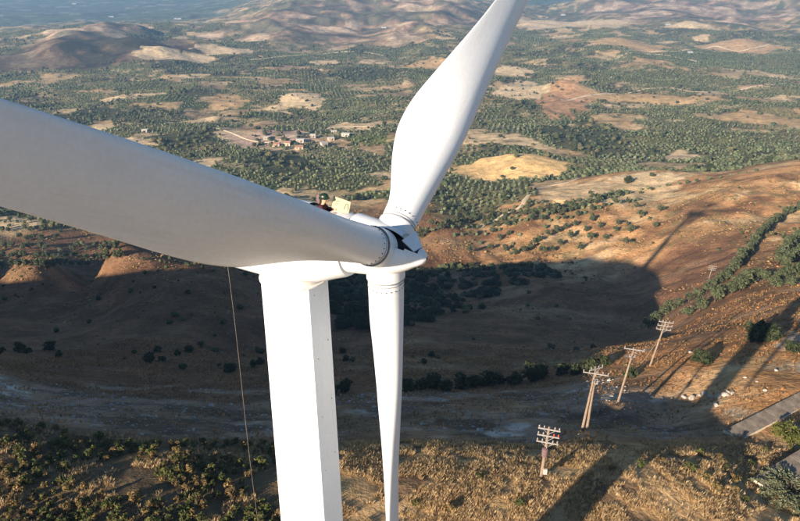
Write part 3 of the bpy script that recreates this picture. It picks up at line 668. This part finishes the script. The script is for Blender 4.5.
# stones strewn over the gravel bench
ps = rng.uniform((-60, 56), (33, 90), (4200, 2)); _c, ty, _o = cover(ps[:, 0], ps[:, 1]); ps = ps[ty == 4]; pz = height(ps[:, 0], ps[:, 1])
tm = D.meshes.new('tmp'); rv = np.array([v.co for v in rock_mesh(77, 1).vertices]); rf = np.array([p.vertices for p in rock_mesh(77, 1).polygons])
sc = rng.gamma(1.5, .05, len(ps)) + .04; an = rng.uniform(0, 6.28, len(ps)); ca, sa = np.cos(an)[:, None], np.sin(an)[:, None]
VX = rv[None, :, 0] * ca - rv[None, :, 1] * sa; VY = rv[None, :, 0] * sa + rv[None, :, 1] * ca
VV = np.stack([ps[:, :1] + VX * sc[:, None] * 1.3, ps[:, 1:] + VY * sc[:, None], pz[:, None] + (rv[None, :, 2] * .8 + .2) * sc[:, None]], -1).reshape(-1, 3)
FF = (rf[None] + (np.arange(len(ps)) * len(rv))[:, None, None]).reshape(-1, 3)
tag(link('stones', np_mesh('stones', VV, FF, M['rock'])), 'small loose stones strewn over the gravel bench', 'stones', None, 'stuff')

# ------------------------------------------------------------------ trees and shrubs
def ico(sub):
    import bmesh
    bm = bmesh.new(); bmesh.ops.create_icosphere(bm, subdivisions=sub, radius=1); bm.verts.ensure_lookup_table()
    v = np.array([q.co for q in bm.verts]); f = np.array([[q.index for q in p.verts] for p in bm.faces]); bm.free(); return v, f
def leafy_crown(name, seed, n, rx, rz, zc, leaf, cols, clumps=14, squash=.85, mat='leaf', up=.3):
    """many small leaf-spray faces gathered in clumps through the crown"""
    rs = np.random.default_rng(seed); cl = rs.normal(size=(clumps, 3)); cl /= np.linalg.norm(cl, axis=1)[:, None]
    cl *= (rs.uniform(.35, .68, clumps))[:, None] ; cr = rs.uniform(.28, .5, clumps)
    k = rs.integers(0, clumps, n); d = rs.normal(size=(n, 3)); d /= np.linalg.norm(d, axis=1)[:, None]
    p = cl[k] + d * (cr[k] * rs.uniform(.55, 1.0, n))[:, None]
    p = p * np.array((rx, rx, rz)) + np.array((0, 0, zc))
    nn = d * .8 + rs.normal(size=(n, 3)) * .5 + np.array((0, 0, up)); nn /= np.linalg.norm(nn, axis=1)[:, None]
    t = np.cross(nn, rs.normal(size=(n, 3))); t /= np.linalg.norm(t, axis=1)[:, None]; b = np.cross(nn, t)
    L = (leaf * rs.uniform(.6, 1.35, n))[:, None]
    Vv = np.stack([p - t * L, p - b * L * .55 + nn * L * .15, p + t * L, p + b * L * .55 + nn * L * .15], 1).reshape(-1, 3)
    Ff = np.arange(n * 4).reshape(n, 4)
    tone = rs.uniform(.7, 1.3, clumps)[k] * rs.uniform(.75, 1.25, n); cc = np.array(cols)[rs.integers(0, len(cols), n)] * tone[:, None]
    return np_mesh(name, Vv, Ff, M[mat], False, {'tint': np.repeat(cc, 4, 0)})
def trunk_mesh(name, seed, h, r, mat='bark', limbs=4):
    rs = random.Random(seed); mb = MB(); mb.tube([(0, 0, -.3), (.05, 0, h * .5), (rs.uniform(-.12, .12), rs.uniform(-.12, .12), h)], [r * 1.3, r, r * .75], 8)
    for i in range(limbs):
        a = 6.28 * i / limbs + rs.uniform(-.4, .4); q = Vector((math.cos(a), math.sin(a), 0)); mb.tube([(0, 0, h * .8), q * h * .45 + UP * h * 1.35, q * h * .75 + UP * h * 2.0], [r * .6, r * .4, r * .18], 6)
    return mb.mesh(name, M[mat], True)
OLV = [(.10, .12, .062), (.085, .105, .055), (.125, .14, .08), (.07, .09, .048)]
OLIVE = [leafy_crown('crown', 100 + i, 620, 2.15, 1.75, 2.55, .30, OLV, 16) for i in range(6)]
OTR = [trunk_mesh('trunk', 50 + i, .9, .17) for i in range(3)]
MQ = [(.045, .06, .03), (.055, .065, .03), (.035, .05, .025)]
SCRUB = [leafy_crown('foliage', 200 + i, 420, 1.0, .85, .7, .19, MQ, 12) for i in range(5)]
STEM = [trunk_mesh('stem', 70 + i, .35, .06, limbs=3) for i in range(2)]
# candidates: x, y, scale, label index
olive = []; scrub = []
def row(pts, spacing, s, li, jit=.4, off=()):
    W = np.array([at(*p)[:2] for p in pts]); seg = np.linalg.norm(np.diff(W, axis=0), axis=1); cum = np.concatenate([[0], np.cumsum(seg)])
    for d in np.arange(0, cum[-1], spacing):
        x = np.interp(d, cum, W[:, 0]); y = np.interp(d, cum, W[:, 1])
        i = min(int(np.searchsorted(cum, d, 'right')) - 1, len(seg) - 1); t = (W[i + 1] - W[i]) / seg[i]
        for o_ in (0, *off): olive.append((x + t[1] * o_ + random.uniform(-jit, jit), y - t[0] * o_ + random.uniform(-jit, jit), s * random.uniform(.85, 1.15), li))
LAB = ['grey green olive tree in the long row curving up the right hillside', 'round olive tree in the sunlit grove on the left below the big blade', 'olive tree in the wide orchard behind the turbine nose', 'scattered small olive tree on the orange spur above the shadow edge', 'distant olive tree in the valley groves', 'olive tree in the short second row just below the long curving row', 'olive tree in the little spur of three or four joining the two rows', 'olive tree in the clump of rows at the right edge inside the curve', 'olive tree in the broad double row at the right edge below the curve']
row([(649, 328), (668, 312), (690, 301), (708, 292), (722, 282), (735, 268), (748, 254), (757, 240), (770, 226), (785, 216), (806, 205)], 3.3, 1.0, 0, .3)
row([(688, 316), (704, 309), (720, 300), (738, 292), (752, 283), (770, 282)], 3.4, 1.02, 5, .35)
row([(722, 296), (735, 289), (745, 280)], 3.6, 1.0, 6)
row([(778, 264), (783, 254), (790, 246), (798, 240), (812, 232)], 3.4, 1.05, 7, .35); row([(784, 268), (795, 258), (808, 250)], 3.5, 1.05, 7)
row([(772, 288), (785, 287), (803, 284), (815, 282)], 3.5, 1.08, 8); row([(780, 282), (795, 278), (812, 274)], 3.5, 1.05, 8)
row([(415, 237), (440, 225), (470, 219), (500, 220), (540, 214), (580, 205), (625, 192)], 4.2, 1.0, 2, .7, (4.4,)); row([(440, 230), (480, 227), (520, 222), (565, 212), (600, 204)], 4.4, .95, 2, .8)
row([(455, 236), (500, 230), (545, 222), (590, 213), (640, 200)], 4.6, .95, 2, .8); row([(640, 190), (680, 184), (720, 178), (760, 170)], 6, .8, 2, .8)
for px, py in [(500, 240), (512, 245), (520, 236), (530, 250), (538, 242), (548, 236), (560, 246), (552, 252), (570, 238), (580, 250), (490, 250), (505, 252), (590, 240), (615, 232), (640, 218), (655, 228), (600, 228), (626, 244), (470, 252), (508, 236), (524, 252), (534, 244), (545, 228), (556, 233), (566, 230), (575, 226), (586, 232), (592, 222), (606, 240), (618, 225), (630, 233), (515, 255), (542, 254), (480, 244), (636, 208), (660, 212)]:
    x, y, z = at(px, py); olive.append((x, y, random.uniform(.85, 1.25), 3))
for py, x0, x1 in ((214, -10, 40), (222, -10, 80), (231, -10, 110), (240, 20, 60), (250, -10, 120), (259, -10, 130), (267, -10, 100), (246, 70, 150), (240, 120, 160)):
    for px in np.arange(x0, x1, 7.):
        if random.random() < .8: x, y, z = at(px + random.uniform(-2, 2), py + random.uniform(-1.5, 1.5)); olive.append((x, y, random.uniform(.85, 1.15), 1))
# orchards on planted grids, scrub in the gullies
def sector(n, r0, r1, half=R(36)):
    r = np.sqrt(rng.uniform(r0**2, r1**2, n)); t = rng.uniform(-half, half, n); return r * np.sin(t), r * np.cos(t)
def lattice(r1, sp, ang):
    n = int(r1 * 1.5 / sp); a, b = np.meshgrid(np.arange(-n, n), np.arange(-n, n)); a = a.ravel() * sp; b = b.ravel() * sp
    x = a * math.cos(ang) - b * math.sin(ang); y = a * math.sin(ang) + b * math.cos(ang)
    m = (y > 0) & (np.abs(np.arctan2(x, y)) < R(36)) & (np.hypot(x, y) < r1); return x[m], y[m]
far_o = []; far_s = []
for kk, ang in enumerate((.15, .62, 1.05, 1.38)):
    x, y = lattice(2300, 6.0, ang); r = np.hypot(x, y); m = r > 385; x, y, r = x[m], y[m], r[m]
    c, ty, o_ = cover(x, y); keep = (ty == ORCH) & (o_ == kk) & (rng.uniform(size=len(x)) < np.where(r > 1300, .8, .92)); x, y = x[keep], y[keep]
    far_o.append(np.stack([x + rng.normal(0, .5, len(x)), y + rng.normal(0, .5, len(x)), rng.uniform(.72, 1.1, len(x))], 1))
far_o = np.concatenate(far_o)
x, y = sector(70000, 380, 2300); c, ty, o_ = cover(x, y); dens = fbm(x / 30, y / 30, 131, 3)
keep = ((ty == MAQ) & (dens > .36)) | ((ty == ORCH) & (rng.uniform(size=len(x)) < .10)) | ((ty == BARE) & (rng.uniform(size=len(x)) < .05) & (np.hypot(x, y) < 1500)); far_s = np.stack([x[keep], y[keep], rng.gamma(4, .34, keep.sum()) + .6], 1)
# shaded bowl: scrub, a dark grove and the hedge line
x, y = sector(5200, 84, 400); c, ty, o_ = cover(x, y); dens = fbm(x / 26, y / 26, 141, 3); px, py, dd = project(np.stack([x, y, height(x, y)], 1))
grove = (px > 335) & (px < 510) & (py > 268) & (py < 332) & (py < 345 - (px - 335) * .28 + 12)
keep = (ty == 3) & ((rng.uniform(size=len(x)) < np.where(px < 330, .34, .16) * sstep(.42, .62, dens)))
keep &= ~((px > 600) & (py > 255)); scr = np.stack([x[keep], y[keep], rng.uniform(.45, 1.15, keep.sum())], 1)
x2, y2 = sector(30000, 180, 330, R(20)); px, py, dd = project(np.stack([x2, y2, height(x2, y2)], 1))
gm = (px > 330) & (px < 610) & (py > 266) & (py < 336 - np.maximum(px - 400, 0) * .42 + 22 * (vnoise(x2 / 14, y2 / 14, 3) - .5)) & (rng.uniform(size=len(x2)) < .10 * sstep(.28, .5, fbm(x2 / 11, y2 / 11, 191, 3)) + .01)
scr = np.concatenate([scr, np.stack([x2[gm], y2[gm], rng.uniform(1.3, 2.2, gm.sum())], 1)])
SL = ['dark rounded bush in the hedge line across the shaded bowl', 'low dark scrub bush on the shaded slope left of the tower', 'green bush on the orange slope right of the poles', 'dark scrub bush in the valley thickets', 'dark bush at the foot of the slope seen between tower and hanging blade', 'large dark bush of the hedge line close behind the crowded pole', 'lone larger bush on the shaded slope at the far left', 'dark green bush of the dense grove in the shade behind the hub', 'small dark bush dotted on the brown shaded slope right of the hanging blade']
for px, py, s in [(330, 394, 1.4), (345, 392, 1.5), (407, 391, 1.7), (420, 389, 1.3), (433, 388, 1.9), (446, 390, 1.5), (462, 388, 2.0), (474, 387, 1.6), (488, 385, 2.0), (500, 383, 1.4), (514, 383, 1.8), (530, 380, 2.2), (541, 377, 2.5), (562, 374, 2.5), (576, 374, 2.0), (590, 370, 2.3), (604, 366, 2.2), (50, 350, 1.6), (20, 352, 1.4), (150, 362, 1.5), (230, 372, 1.6), (190, 352, 1.3)]:
    x, y, z = at(px, py); scrub.append((x, y, s * (.72 if px > 535 else 1), 6 if px < 300 else 4 if px < 360 else 5 if px > 525 else 0))
for px, py, s in [(700, 364, 1.9), (756, 341, 2.3), (764, 338, 2.0), (772, 340, 1.6), (697, 362, 1.2), (630, 377, 1.3), (790, 352, 1.2)]:
    x, y, z = at(px, py); scrub.append((x, y, s, 2))
for i in range(70):
    x, y, z = at(300 + random.gauss(0, 30), 141 + random.gauss(0, 6)); scrub.append((x, y, random.uniform(1.4, 2.8), 3))
_px = project(np.column_stack([scr[:, :2], height(scr[:, 0], scr[:, 1])]))[0]
for a, p_, gv_ in zip(scr, _px, scr[:, 2] > 1.25): scrub.append((*a, 7 if gv_ else 1 if p_ < 300 else 8))
def show_size(a):
    z = height(a[:, 0], a[:, 1]); px, py, d = project(np.stack([a[:, 0], a[:, 1], z + 1.5], 1)); v = (px > -8) & (px < 808) & (py > -6) & (py < 530) & (d > 0)
    return np.where(v, a[:, 2] / np.maximum(d, 1), 0)
def split(near, far, base, limit=300):
    a = np.array([t[:4] for t in near]); b = np.column_stack([far, np.full(len(far), base)]); a = np.concatenate([a, b]); s = show_size(a); o = np.argsort(-s); o = o[s[o] > 0]
    return a[o[:limit]], a[o[limit:]]
oN, oF = split(olive, far_o, 4); far_s2 = far_s.copy(); sN, sF = split(scrub, far_s2, 3)
def place(lst, name, crowns, stems, part, stem, labels, cat, groups, base):
    protos = {}
    for i, (x, y, s, li) in enumerate(lst):
        z = float(height(x, y)); li = int(li); root = empty(name, (x, y, z - .05), random.uniform(0, 6.28)); q = s * base; root.scale = (q, q, q * random.uniform(.85, 1.1))
        tag(root, labels[li], cat, groups[li])
        key = i % len(crowns)
        if key not in protos:
            protos[key] = (link(part, crowns[key], root), link(stem, stems[key % len(stems)], root))
        else:
            for p in protos[key]:
                c = p.copy(); c.parent = root; COL.objects.link(c)
place(oN, 'olive_tree', OLIVE, OTR, 'crown', 'trunk', LAB, 'tree', ['olive trees in the right hillside rows', 'olive trees in the left grove', 'olive trees in the orchard behind the turbine nose', 'olive trees on the orange spur', 'olive trees in the valley', 'olive trees in the short second row', 'olive trees joining the two rows', 'olive trees inside the curve', 'olive trees in the double row'], .95)
place(sN, 'scrub_bush', SCRUB, STEM, 'foliage', 'stem', SL, 'bush', ['bushes in the hedge line', 'bushes in the shaded bowl', 'bushes on the right slope', 'bushes in the valley', 'bushes between tower and blade', 'large hedge bushes', 'lone bushes on the left slope', 'bushes in the dark grove', 'bushes right of the hanging blade'], 1.)
def scatter(name, lst, sub_near, cols, wh, label, seed):
    """the rest of a wood as one mesh of small lumpy crowns"""
    rs = np.random.default_rng(seed); VS = []; FS = []; CS = []; off = 0
    r = np.hypot(lst[:, 0], lst[:, 1])
    for msk, sub in ((r < sub_near, 2), (r >= sub_near, 1)):
        L = lst[msk]; v, f = ico(sub); n = len(L)
        if not n: continue
        z = height(L[:, 0], L[:, 1]); lump = 1 + rs.uniform(-.32, .28, (n, len(v))); wid = L[:, 2] * wh[0]; hgt = L[:, 2] * wh[1] * rs.uniform(.8, 1.2, n)
        P = np.stack([L[:, :1] + v[None, :, 0] * lump * wid[:, None] * rs.uniform(.8, 1.2, (n, 1)), L[:, 1:2] + v[None, :, 1] * lump * wid[:, None], z[:, None] + (v[None, :, 2] * lump * .5 + .45) * hgt[:, None]], -1)
        VS.append(P.reshape(-1, 3)); FS.append((f[None] + off + (np.arange(n) * len(v))[:, None, None]).reshape(-1, 3)); off += n * len(v)
        c = np.array(cols)[rs.integers(0, len(cols), n)] * rs.uniform(.65, 1.35, (n, 1)); c = np.repeat(c[:, None], len(v), 1) * rs.uniform(.8, 1.2, (n, len(v), 1)); CS.append(c.reshape(-1, 3))
    o = link(name, np_mesh(name, np.concatenate(VS), np.concatenate(FS), M['blob'], False, {'tint': np.concatenate(CS)})); tag(o, label, 'trees', None, 'stuff'); return o
scatter('olive_groves', oF, 800, OLV, (1.22, 2.5), 'grey green olive groves covering the valley floor in rows', 5)
scatter('scrub_thickets', sF, 700, [(.05, .065, .035), (.06, .07, .035), (.045, .055, .03), (.09, .085, .045)], (.85, 1.35), 'dark scrub thickets in the gullies of the valley', 6)
print('olives', len(oN), len(oF), 'scrub', len(sN), len(sF))

# ------------------------------------------------------------------ crest vegetation: shrubs at left, straw grass, drooping bush at right
DRY = [(.16, .12, .05), (.22, .155, .06), (.11, .105, .04), (.27, .165, .08)]; GRN2 = [(.075, .10, .03), (.13, .145, .04), (.055, .075, .025)]
CREST = [leafy_crown('foliage', 300 + i, 230, .62, .5, .38, .13, DRY if i % 3 == 0 else GRN2 + DRY[:1], 9, up=.6) for i in range(8)]
cs = []
tries = rng.uniform((-50, 35), (-3, 60), (4000, 2)); zz = height(tries[:, 0], tries[:, 1]); px, py, dd = project(np.column_stack([tries, zz])); cv_, ty, o_ = cover(tries[:, 0], tries[:, 1])
dn = fbm(tries[:, 0] / 4, tries[:, 1] / 4, 151, 3)
for (x, y), X, Y, t, q in zip(tries, px, py, ty, dn):
    if t == 5 and -10 < X < 285 and 415 < Y < 530 and q > .40 and random.random() < .8 and all((x - a[0]) ** 2 + (y - a[1]) ** 2 > .55 for a in cs): cs.append((x, y, random.uniform(.55, 1.15), 0))
random.shuffle(cs); cs = cs[:270]
for i, (x, y, s_, l_) in enumerate(cs):
    p_ = project(np.array([[x, y, float(height(x, y))]]))[0][0]; cs[i] = (x, y, s_, (0 if (i % 8) % 3 == 0 else 1) + (0 if p_ < 90 else 2 if p_ < 185 else 4))
for px_, py_ in [(612, 470), (640, 466), (660, 462), (690, 470), (705, 478), (715, 490), (700, 455), (725, 470), (735, 480), (745, 500), (720, 462), (480, 478), (415, 505), (450, 512), (750, 465), (765, 452), (735, 492), (520, 505)]:
    x, y, z = at(px_, py_); cs.append((x, y, random.uniform(.6, 1.1), 6))
place(np.array(cs), 'dry_shrub', CREST, STEM, 'foliage', 'stem', ['brown dry shrub on the half shaded crest at the lower left corner', 'green and brown shrub on the half shaded crest at the lower left corner', 'brown dry shrub on the crest midway between left edge and tower', 'green and brown shrub on the crest midway between left edge and tower', 'brown dry shrub on the crest just left of the tower and rope', 'green and brown shrub on the crest just left of the tower and rope', 'brown dry shrub among the straw grass on the right part of the crest'], 'shrub', ['brown shrubs at the lower left corner', 'green shrubs at the lower left corner', 'brown shrubs in the middle of the left crest', 'green shrubs in the middle of the left crest', 'brown shrubs left of the tower', 'green shrubs left of the tower', 'dry shrubs on the right crest'], 1.)
# low dry scrub that roughens the hillsides: tussocks a hand to a knee high
x, y = sector(46000, 92, 430); c, ty, o_ = cover(x, y); dn = fbm(x / 9, y / 22, 181, 3); px, py, dd = project(np.stack([x, y, height(x, y)], 1)); r = np.hypot(x, y)
keep = (ty == 3) & (rng.uniform(size=len(x)) < sstep(.42, .66, dn) * .8) & (px > -10) & (px < 810); x, y, r, c = x[keep], y[keep], r[keep], c[keep]
L = np.stack([x, y, np.clip(r, 110, 330) * .00105 * rng.gamma(4, .25, len(x))], 1)
scatter('dry_scrub', L, 0, [(.23, .15, .07), (.15, .12, .055), (.32, .21, .10), (.13, .115, .05), (.27, .155, .07)], (1., .9), 'low dry tussocks dotting the orange and brown hillsides', 8)
# grass tufts
def tufts(gx, hh, cols, label):
    gz = height(gx[:, 0], gx[:, 1]); n = len(gx); nb = 7
    hgt = (rng.uniform(*hh, (n, 1)) * rng.uniform(.6, 1.2, (n, nb)))[..., None]; a = rng.uniform(0, 6.283, (n, nb)); out = np.stack([np.cos(a), np.sin(a), np.zeros_like(a)], -1); side = np.stack([-np.sin(a), np.cos(a), np.zeros_like(a)], -1)
    b0 = np.column_stack([gx, gz])[:, None] + out * rng.uniform(0, .09, (n, nb, 1)); lean_ = rng.uniform(.15, .6, (n, nb, 1)); wd = .008 + .00015 * np.hypot(gx[:, 0], gx[:, 1])[:, None, None]
    tri = np.stack([b0 - side * wd, b0 + side * wd, b0 + out * hgt * lean_ * .45 + side * wd * .8 + np.array((0, 0, 1)) * hgt * .6, b0 + out * hgt * lean_ + np.array((0, 0, 1)) * hgt], 2).reshape(-1, 3)
    k = np.arange(n * nb) * 4; FF = np.concatenate([np.stack([k, k + 1, k + 2], 1), np.stack([k, k + 2, k + 3], 1)])
    tc = np.array(cols)[rng.integers(0, len(cols), n)] * rng.uniform(.7, 1.2, (n, 1))
    tag(link('dry_grass', np_mesh('dry_grass', tri, FF, M['straw'], False, {'tint': np.repeat(tc, nb * 4, 0)})), label, 'grass', None, 'stuff')
gx = rng.uniform((-48, 34), (46, 60), (120000, 2)); cv_, ty, o_ = cover(gx[:, 0], gx[:, 1]); dn = fbm(gx[:, 0] / 2.2, gx[:, 1] / 2.2, 161, 3); px, py, dd = project(np.column_stack([gx, height(gx[:, 0], gx[:, 1])]))
path = np.abs((px - 640) - (py - 470) * 1.1) < 16          # worn strip beside the mound
keep = (ty == 5) & (px > -30) & (px < 830) & (py < 560) & (dn > .42 + .1 * (gx[:, 0] < -6)) & (rng.uniform(size=len(gx)) < np.where(gx[:, 0] < -6, .35, np.where(path, .12, .8)))
tufts(gx[keep], (.12, .46), [(.58, .43, .24), (.50, .35, .18), (.66, .52, .32), (.38, .26, .14)], 'dry straw coloured grass tufts along the sunlit crest')
gx = rng.uniform((-70, 54), (110, 150), (90000, 2)); cv_, ty, o_ = cover(gx[:, 0], gx[:, 1]); dn = fbm(gx[:, 0] / 3.5, gx[:, 1] / 3.5, 171, 3); px, py, dd = project(np.column_stack([gx, height(gx[:, 0], gx[:, 1])]))
keep = (px > -20) & (px < 820) & (((ty == 3) & (dn > .45)) | ((ty == 4) & (dn > .58))) & (rng.uniform(size=len(gx)) < .55); gx = gx[keep]
tufts(gx, (.15, .42), [(.52, .27, .11), (.42, .21, .09), (.50, .34, .18), (.24, .16, .08), (.15, .12, .06)], 'reddish dry grass tufts over the slopes beyond the crest')
# grey-green drooping bush in the lower right corner and the yellow-green bush on the slab
def spray_bush(name, loc, seed, n, rad, hh, cols, label, cat):
    root = empty(name, loc); tag(root, label, cat); rs = random.Random(seed); mb = MB(); tips = []
    Vv = []; cc = []
    for i in range(n):
        a = rs.uniform(0, 6.28); L = rad * rs.uniform(.5, 1.1); q = Vector((math.cos(a), math.sin(a), 0)); z = hh * rs.uniform(.45, 1.); pts = [Vector((0, 0, 0)), q * L * .35 + UP * z * .8, q * L * .7 + UP * z, q * L + UP * z * .75]
        mb.tube(pts, [.025, .018, .012, .005], 4)
        for k in range(48):
            t = rs.uniform(.3, 1.0) * 3; j = min(int(t), 2); p = pts[j].lerp(pts[j + 1], t - j); d = (q * rs.uniform(.3, 1) + Vector((rs.gauss(0, .6), rs.gauss(0, .6), rs.gauss(0, .4)))).normalized(); s = d.cross(Vector((rs.gauss(0, 1), rs.gauss(0, 1), rs.gauss(0, 1)))).normalized(); l = rs.uniform(.2, .38)
            Vv += [p, p + d * l * .5 + s * .05, p + d * l, p + d * l * .5 - s * .05]; c = np.array(rs.choice(cols)) * rs.uniform(.7, 1.3); cc += [c] * 4
    tag(mb.build('branches', M['bark'], root, True), kind='stuff')
    link('foliage', np_mesh('foliage', np.array([tuple(v) for v in Vv]), np.arange(len(Vv)).reshape(-1, 4), M['leaf'], False, {'tint': np.array(cc)}), root)
b = at(790, 500); spray_bush('drooping_bush', b, 3, 95, 3.2, 1.9, [(.13, .15, .09), (.10, .12, .07), (.17, .19, .12)], 'grey green bush with long drooping sprays in the lower right corner', 'bush')
b = at(787, 443); spray_bush('green_bush', b, 4, 60, 1.8, 2.0, [(.12, .14, .035), (.16, .17, .045), (.09, .11, .03)], 'yellow green bush growing against the long concrete slab', 'bush')

# ------------------------------------------------------------------ village and farms
def house(px, py, wx, wy, h, rz, roof, wall, label):
    wx *= .8; wy *= .8; h *= .85; x, y, z = at(px, py); root = empty('house', (x, y, z), rz); tag(root, label, 'house', 'houses of the hamlet')
    mb = MB(); mb.box((0, 0, h / 2 - .8), (wx, wy, h + 1.6)); wl = mb.build('wall', wall, root)
    mb = MB()
    if roof == 'gable':
        o = .35; e = h - .05; r = h + wy * .32
        a = [(-wx / 2 - o, -wy / 2 - o, e), (-wx / 2 - o, 0, r), (-wx / 2 - o, wy / 2 + o, e)]; b = [(wx / 2 + o, q[1], q[2]) for q in a]
        mb.loft([[*a], [*b]]); mb.build('roof', M['tile'], root)
        mb = MB(); mb.loft([[(-wx / 2 + .01, -wy / 2, h), (-wx / 2 + .01, wy / 2, h), (-wx / 2 + .01, 0, h + wy * .29)], [(wx / 2 - .01, -wy / 2, h), (wx / 2 - .01, wy / 2, h), (wx / 2 - .01, 0, h + wy * .29)]]); mb.build('gable', wall, root)
    else:
        mb.box((0, 0, h + .12), (wx + .4, wy + .4, .24)); mb.box((0, -wy / 2 - .1, h + .4), (wx + .4, .2, .4)); mb.build('roof', M['roofgrey'] if roof == 'flat' else wall, root)
    for i in range(max(2, int(wx / 3))):
        mb = MB(); u = -wx / 2 + (i + .5) * wx / max(2, int(wx / 3)); mb.box((u, -wy / 2 - .02, h * .55), (1.1, .1, 1.3)); f = mb.build('window', M['wood'], wl)
    mb = MB(); mb.box((wx * .12, -wy / 2 - .03, 1.05), (1.1, .12, 2.1)); mb.build('door', M['bark'], wl)
for a in [(324, 146, 8, 7, 4.5, .5, 'gable2', M['plaster'], 'bright white tall house nearest the front of the hamlet'), (300, 142, 10, 7, 3.6, .1, 'flat', M['plaster'], 'white flat roofed house left of the bright tall one'),
          (346, 136, 11, 7, 3.4, -.2, 'flat', M['plaster'], 'white flat roofed house at the right end of the hamlet'), (299, 149, 10, 6, 3.2, .2, 'gable', M['plaster2'], 'red tiled house at the front left of the hamlet'),
          (288, 145, 8, 6, 3.2, -.3, 'gable', M['plaster2'], 'small tiled house among the left trees of the hamlet'), (276, 146, 9, 6, 3.0, .1, 'gable', M['plaster2'], 'low tiled house at the left end of the hamlet'),
          (331, 140, 8, 6, 3.2, .3, 'flat', M['plaster2'], 'ochre house behind the bright tall one'), (313, 137, 7, 6, 3.2, 0, 'flat', M['plaster'], 'small pale house at the back of the hamlet'), (267, 139, 9, 6, 3., .2, 'flat', M['plaster'], 'pale house apart on the bare ground left of the hamlet'),
          (334, 133, 7, 5, 3., .2, 'flat', M['plaster'], 'pale house highest up at the back of the hamlet'), (145, 132, 7, 6, 3.2, .1, 'flat', M['plaster'], 'lone white hut in the trees above the left blade')]: house(*a)
def shed(px, py, wx, wy, h, label):
    x, y, z = at(px, py); root = empty('greenhouse', (x, y, z), random.uniform(-.2, .2)); tag(root, label, 'greenhouse', 'white greenhouses in the far fields')
    mb = MB(); n = max(2, int(wx / 12))
    for i in range(n):
        u0 = -wx / 2 + i * wx / n; ww = wx / n - .3; mb.loft([[(u0, yy, -1), (u0, yy, h * .6), (u0 + ww * .2, yy, h * .9), (u0 + ww * .5, yy, h), (u0 + ww * .8, yy, h * .9), (u0 + ww, yy, h * .6), (u0 + ww, yy, -1)] for yy in (-wy / 2, wy / 2)])
    mb.build('roof_film', M['plastic'], root)
for i, (px, py, wx, wy) in enumerate([(75, 4, 40, 40), (112, 17, 40, 36), (178, 19, 50, 30), (384, 28, 26, 16), (563, 15, 30, 30), (668, 25, 26, 14), (690, 53, 20, 10)]):
    shed(px, py, wx * .6, wy * .6, 4.5, 'white greenhouse far off in the hazy fields')

# ------------------------------------------------------------------ haze in the air
mb = MB(); z0, z1 = CZ - 322., CZ + 24.; mb.box((0, 0, (z0 + z1) / 2), (28000, 28000, z1 - z0))
hm = D.materials.new('haze'); hm.use_nodes = True; ht = hm.node_tree; ht.nodes.clear(); vo = ht.nodes.new('ShaderNodeVolumePrincipled'); oo = ht.nodes.new('ShaderNodeOutputMaterial')
vo.inputs['Color'].default_value = (.32, .59, 1, 1); vo.inputs['Density'].default_value = 1.45e-4; vo.inputs['Anisotropy'].default_value = .1
ht.links.new(vo.outputs[0], oo.inputs['Volume'])
tag(mb.build('haze', hm), None, None, None, 'stuff')
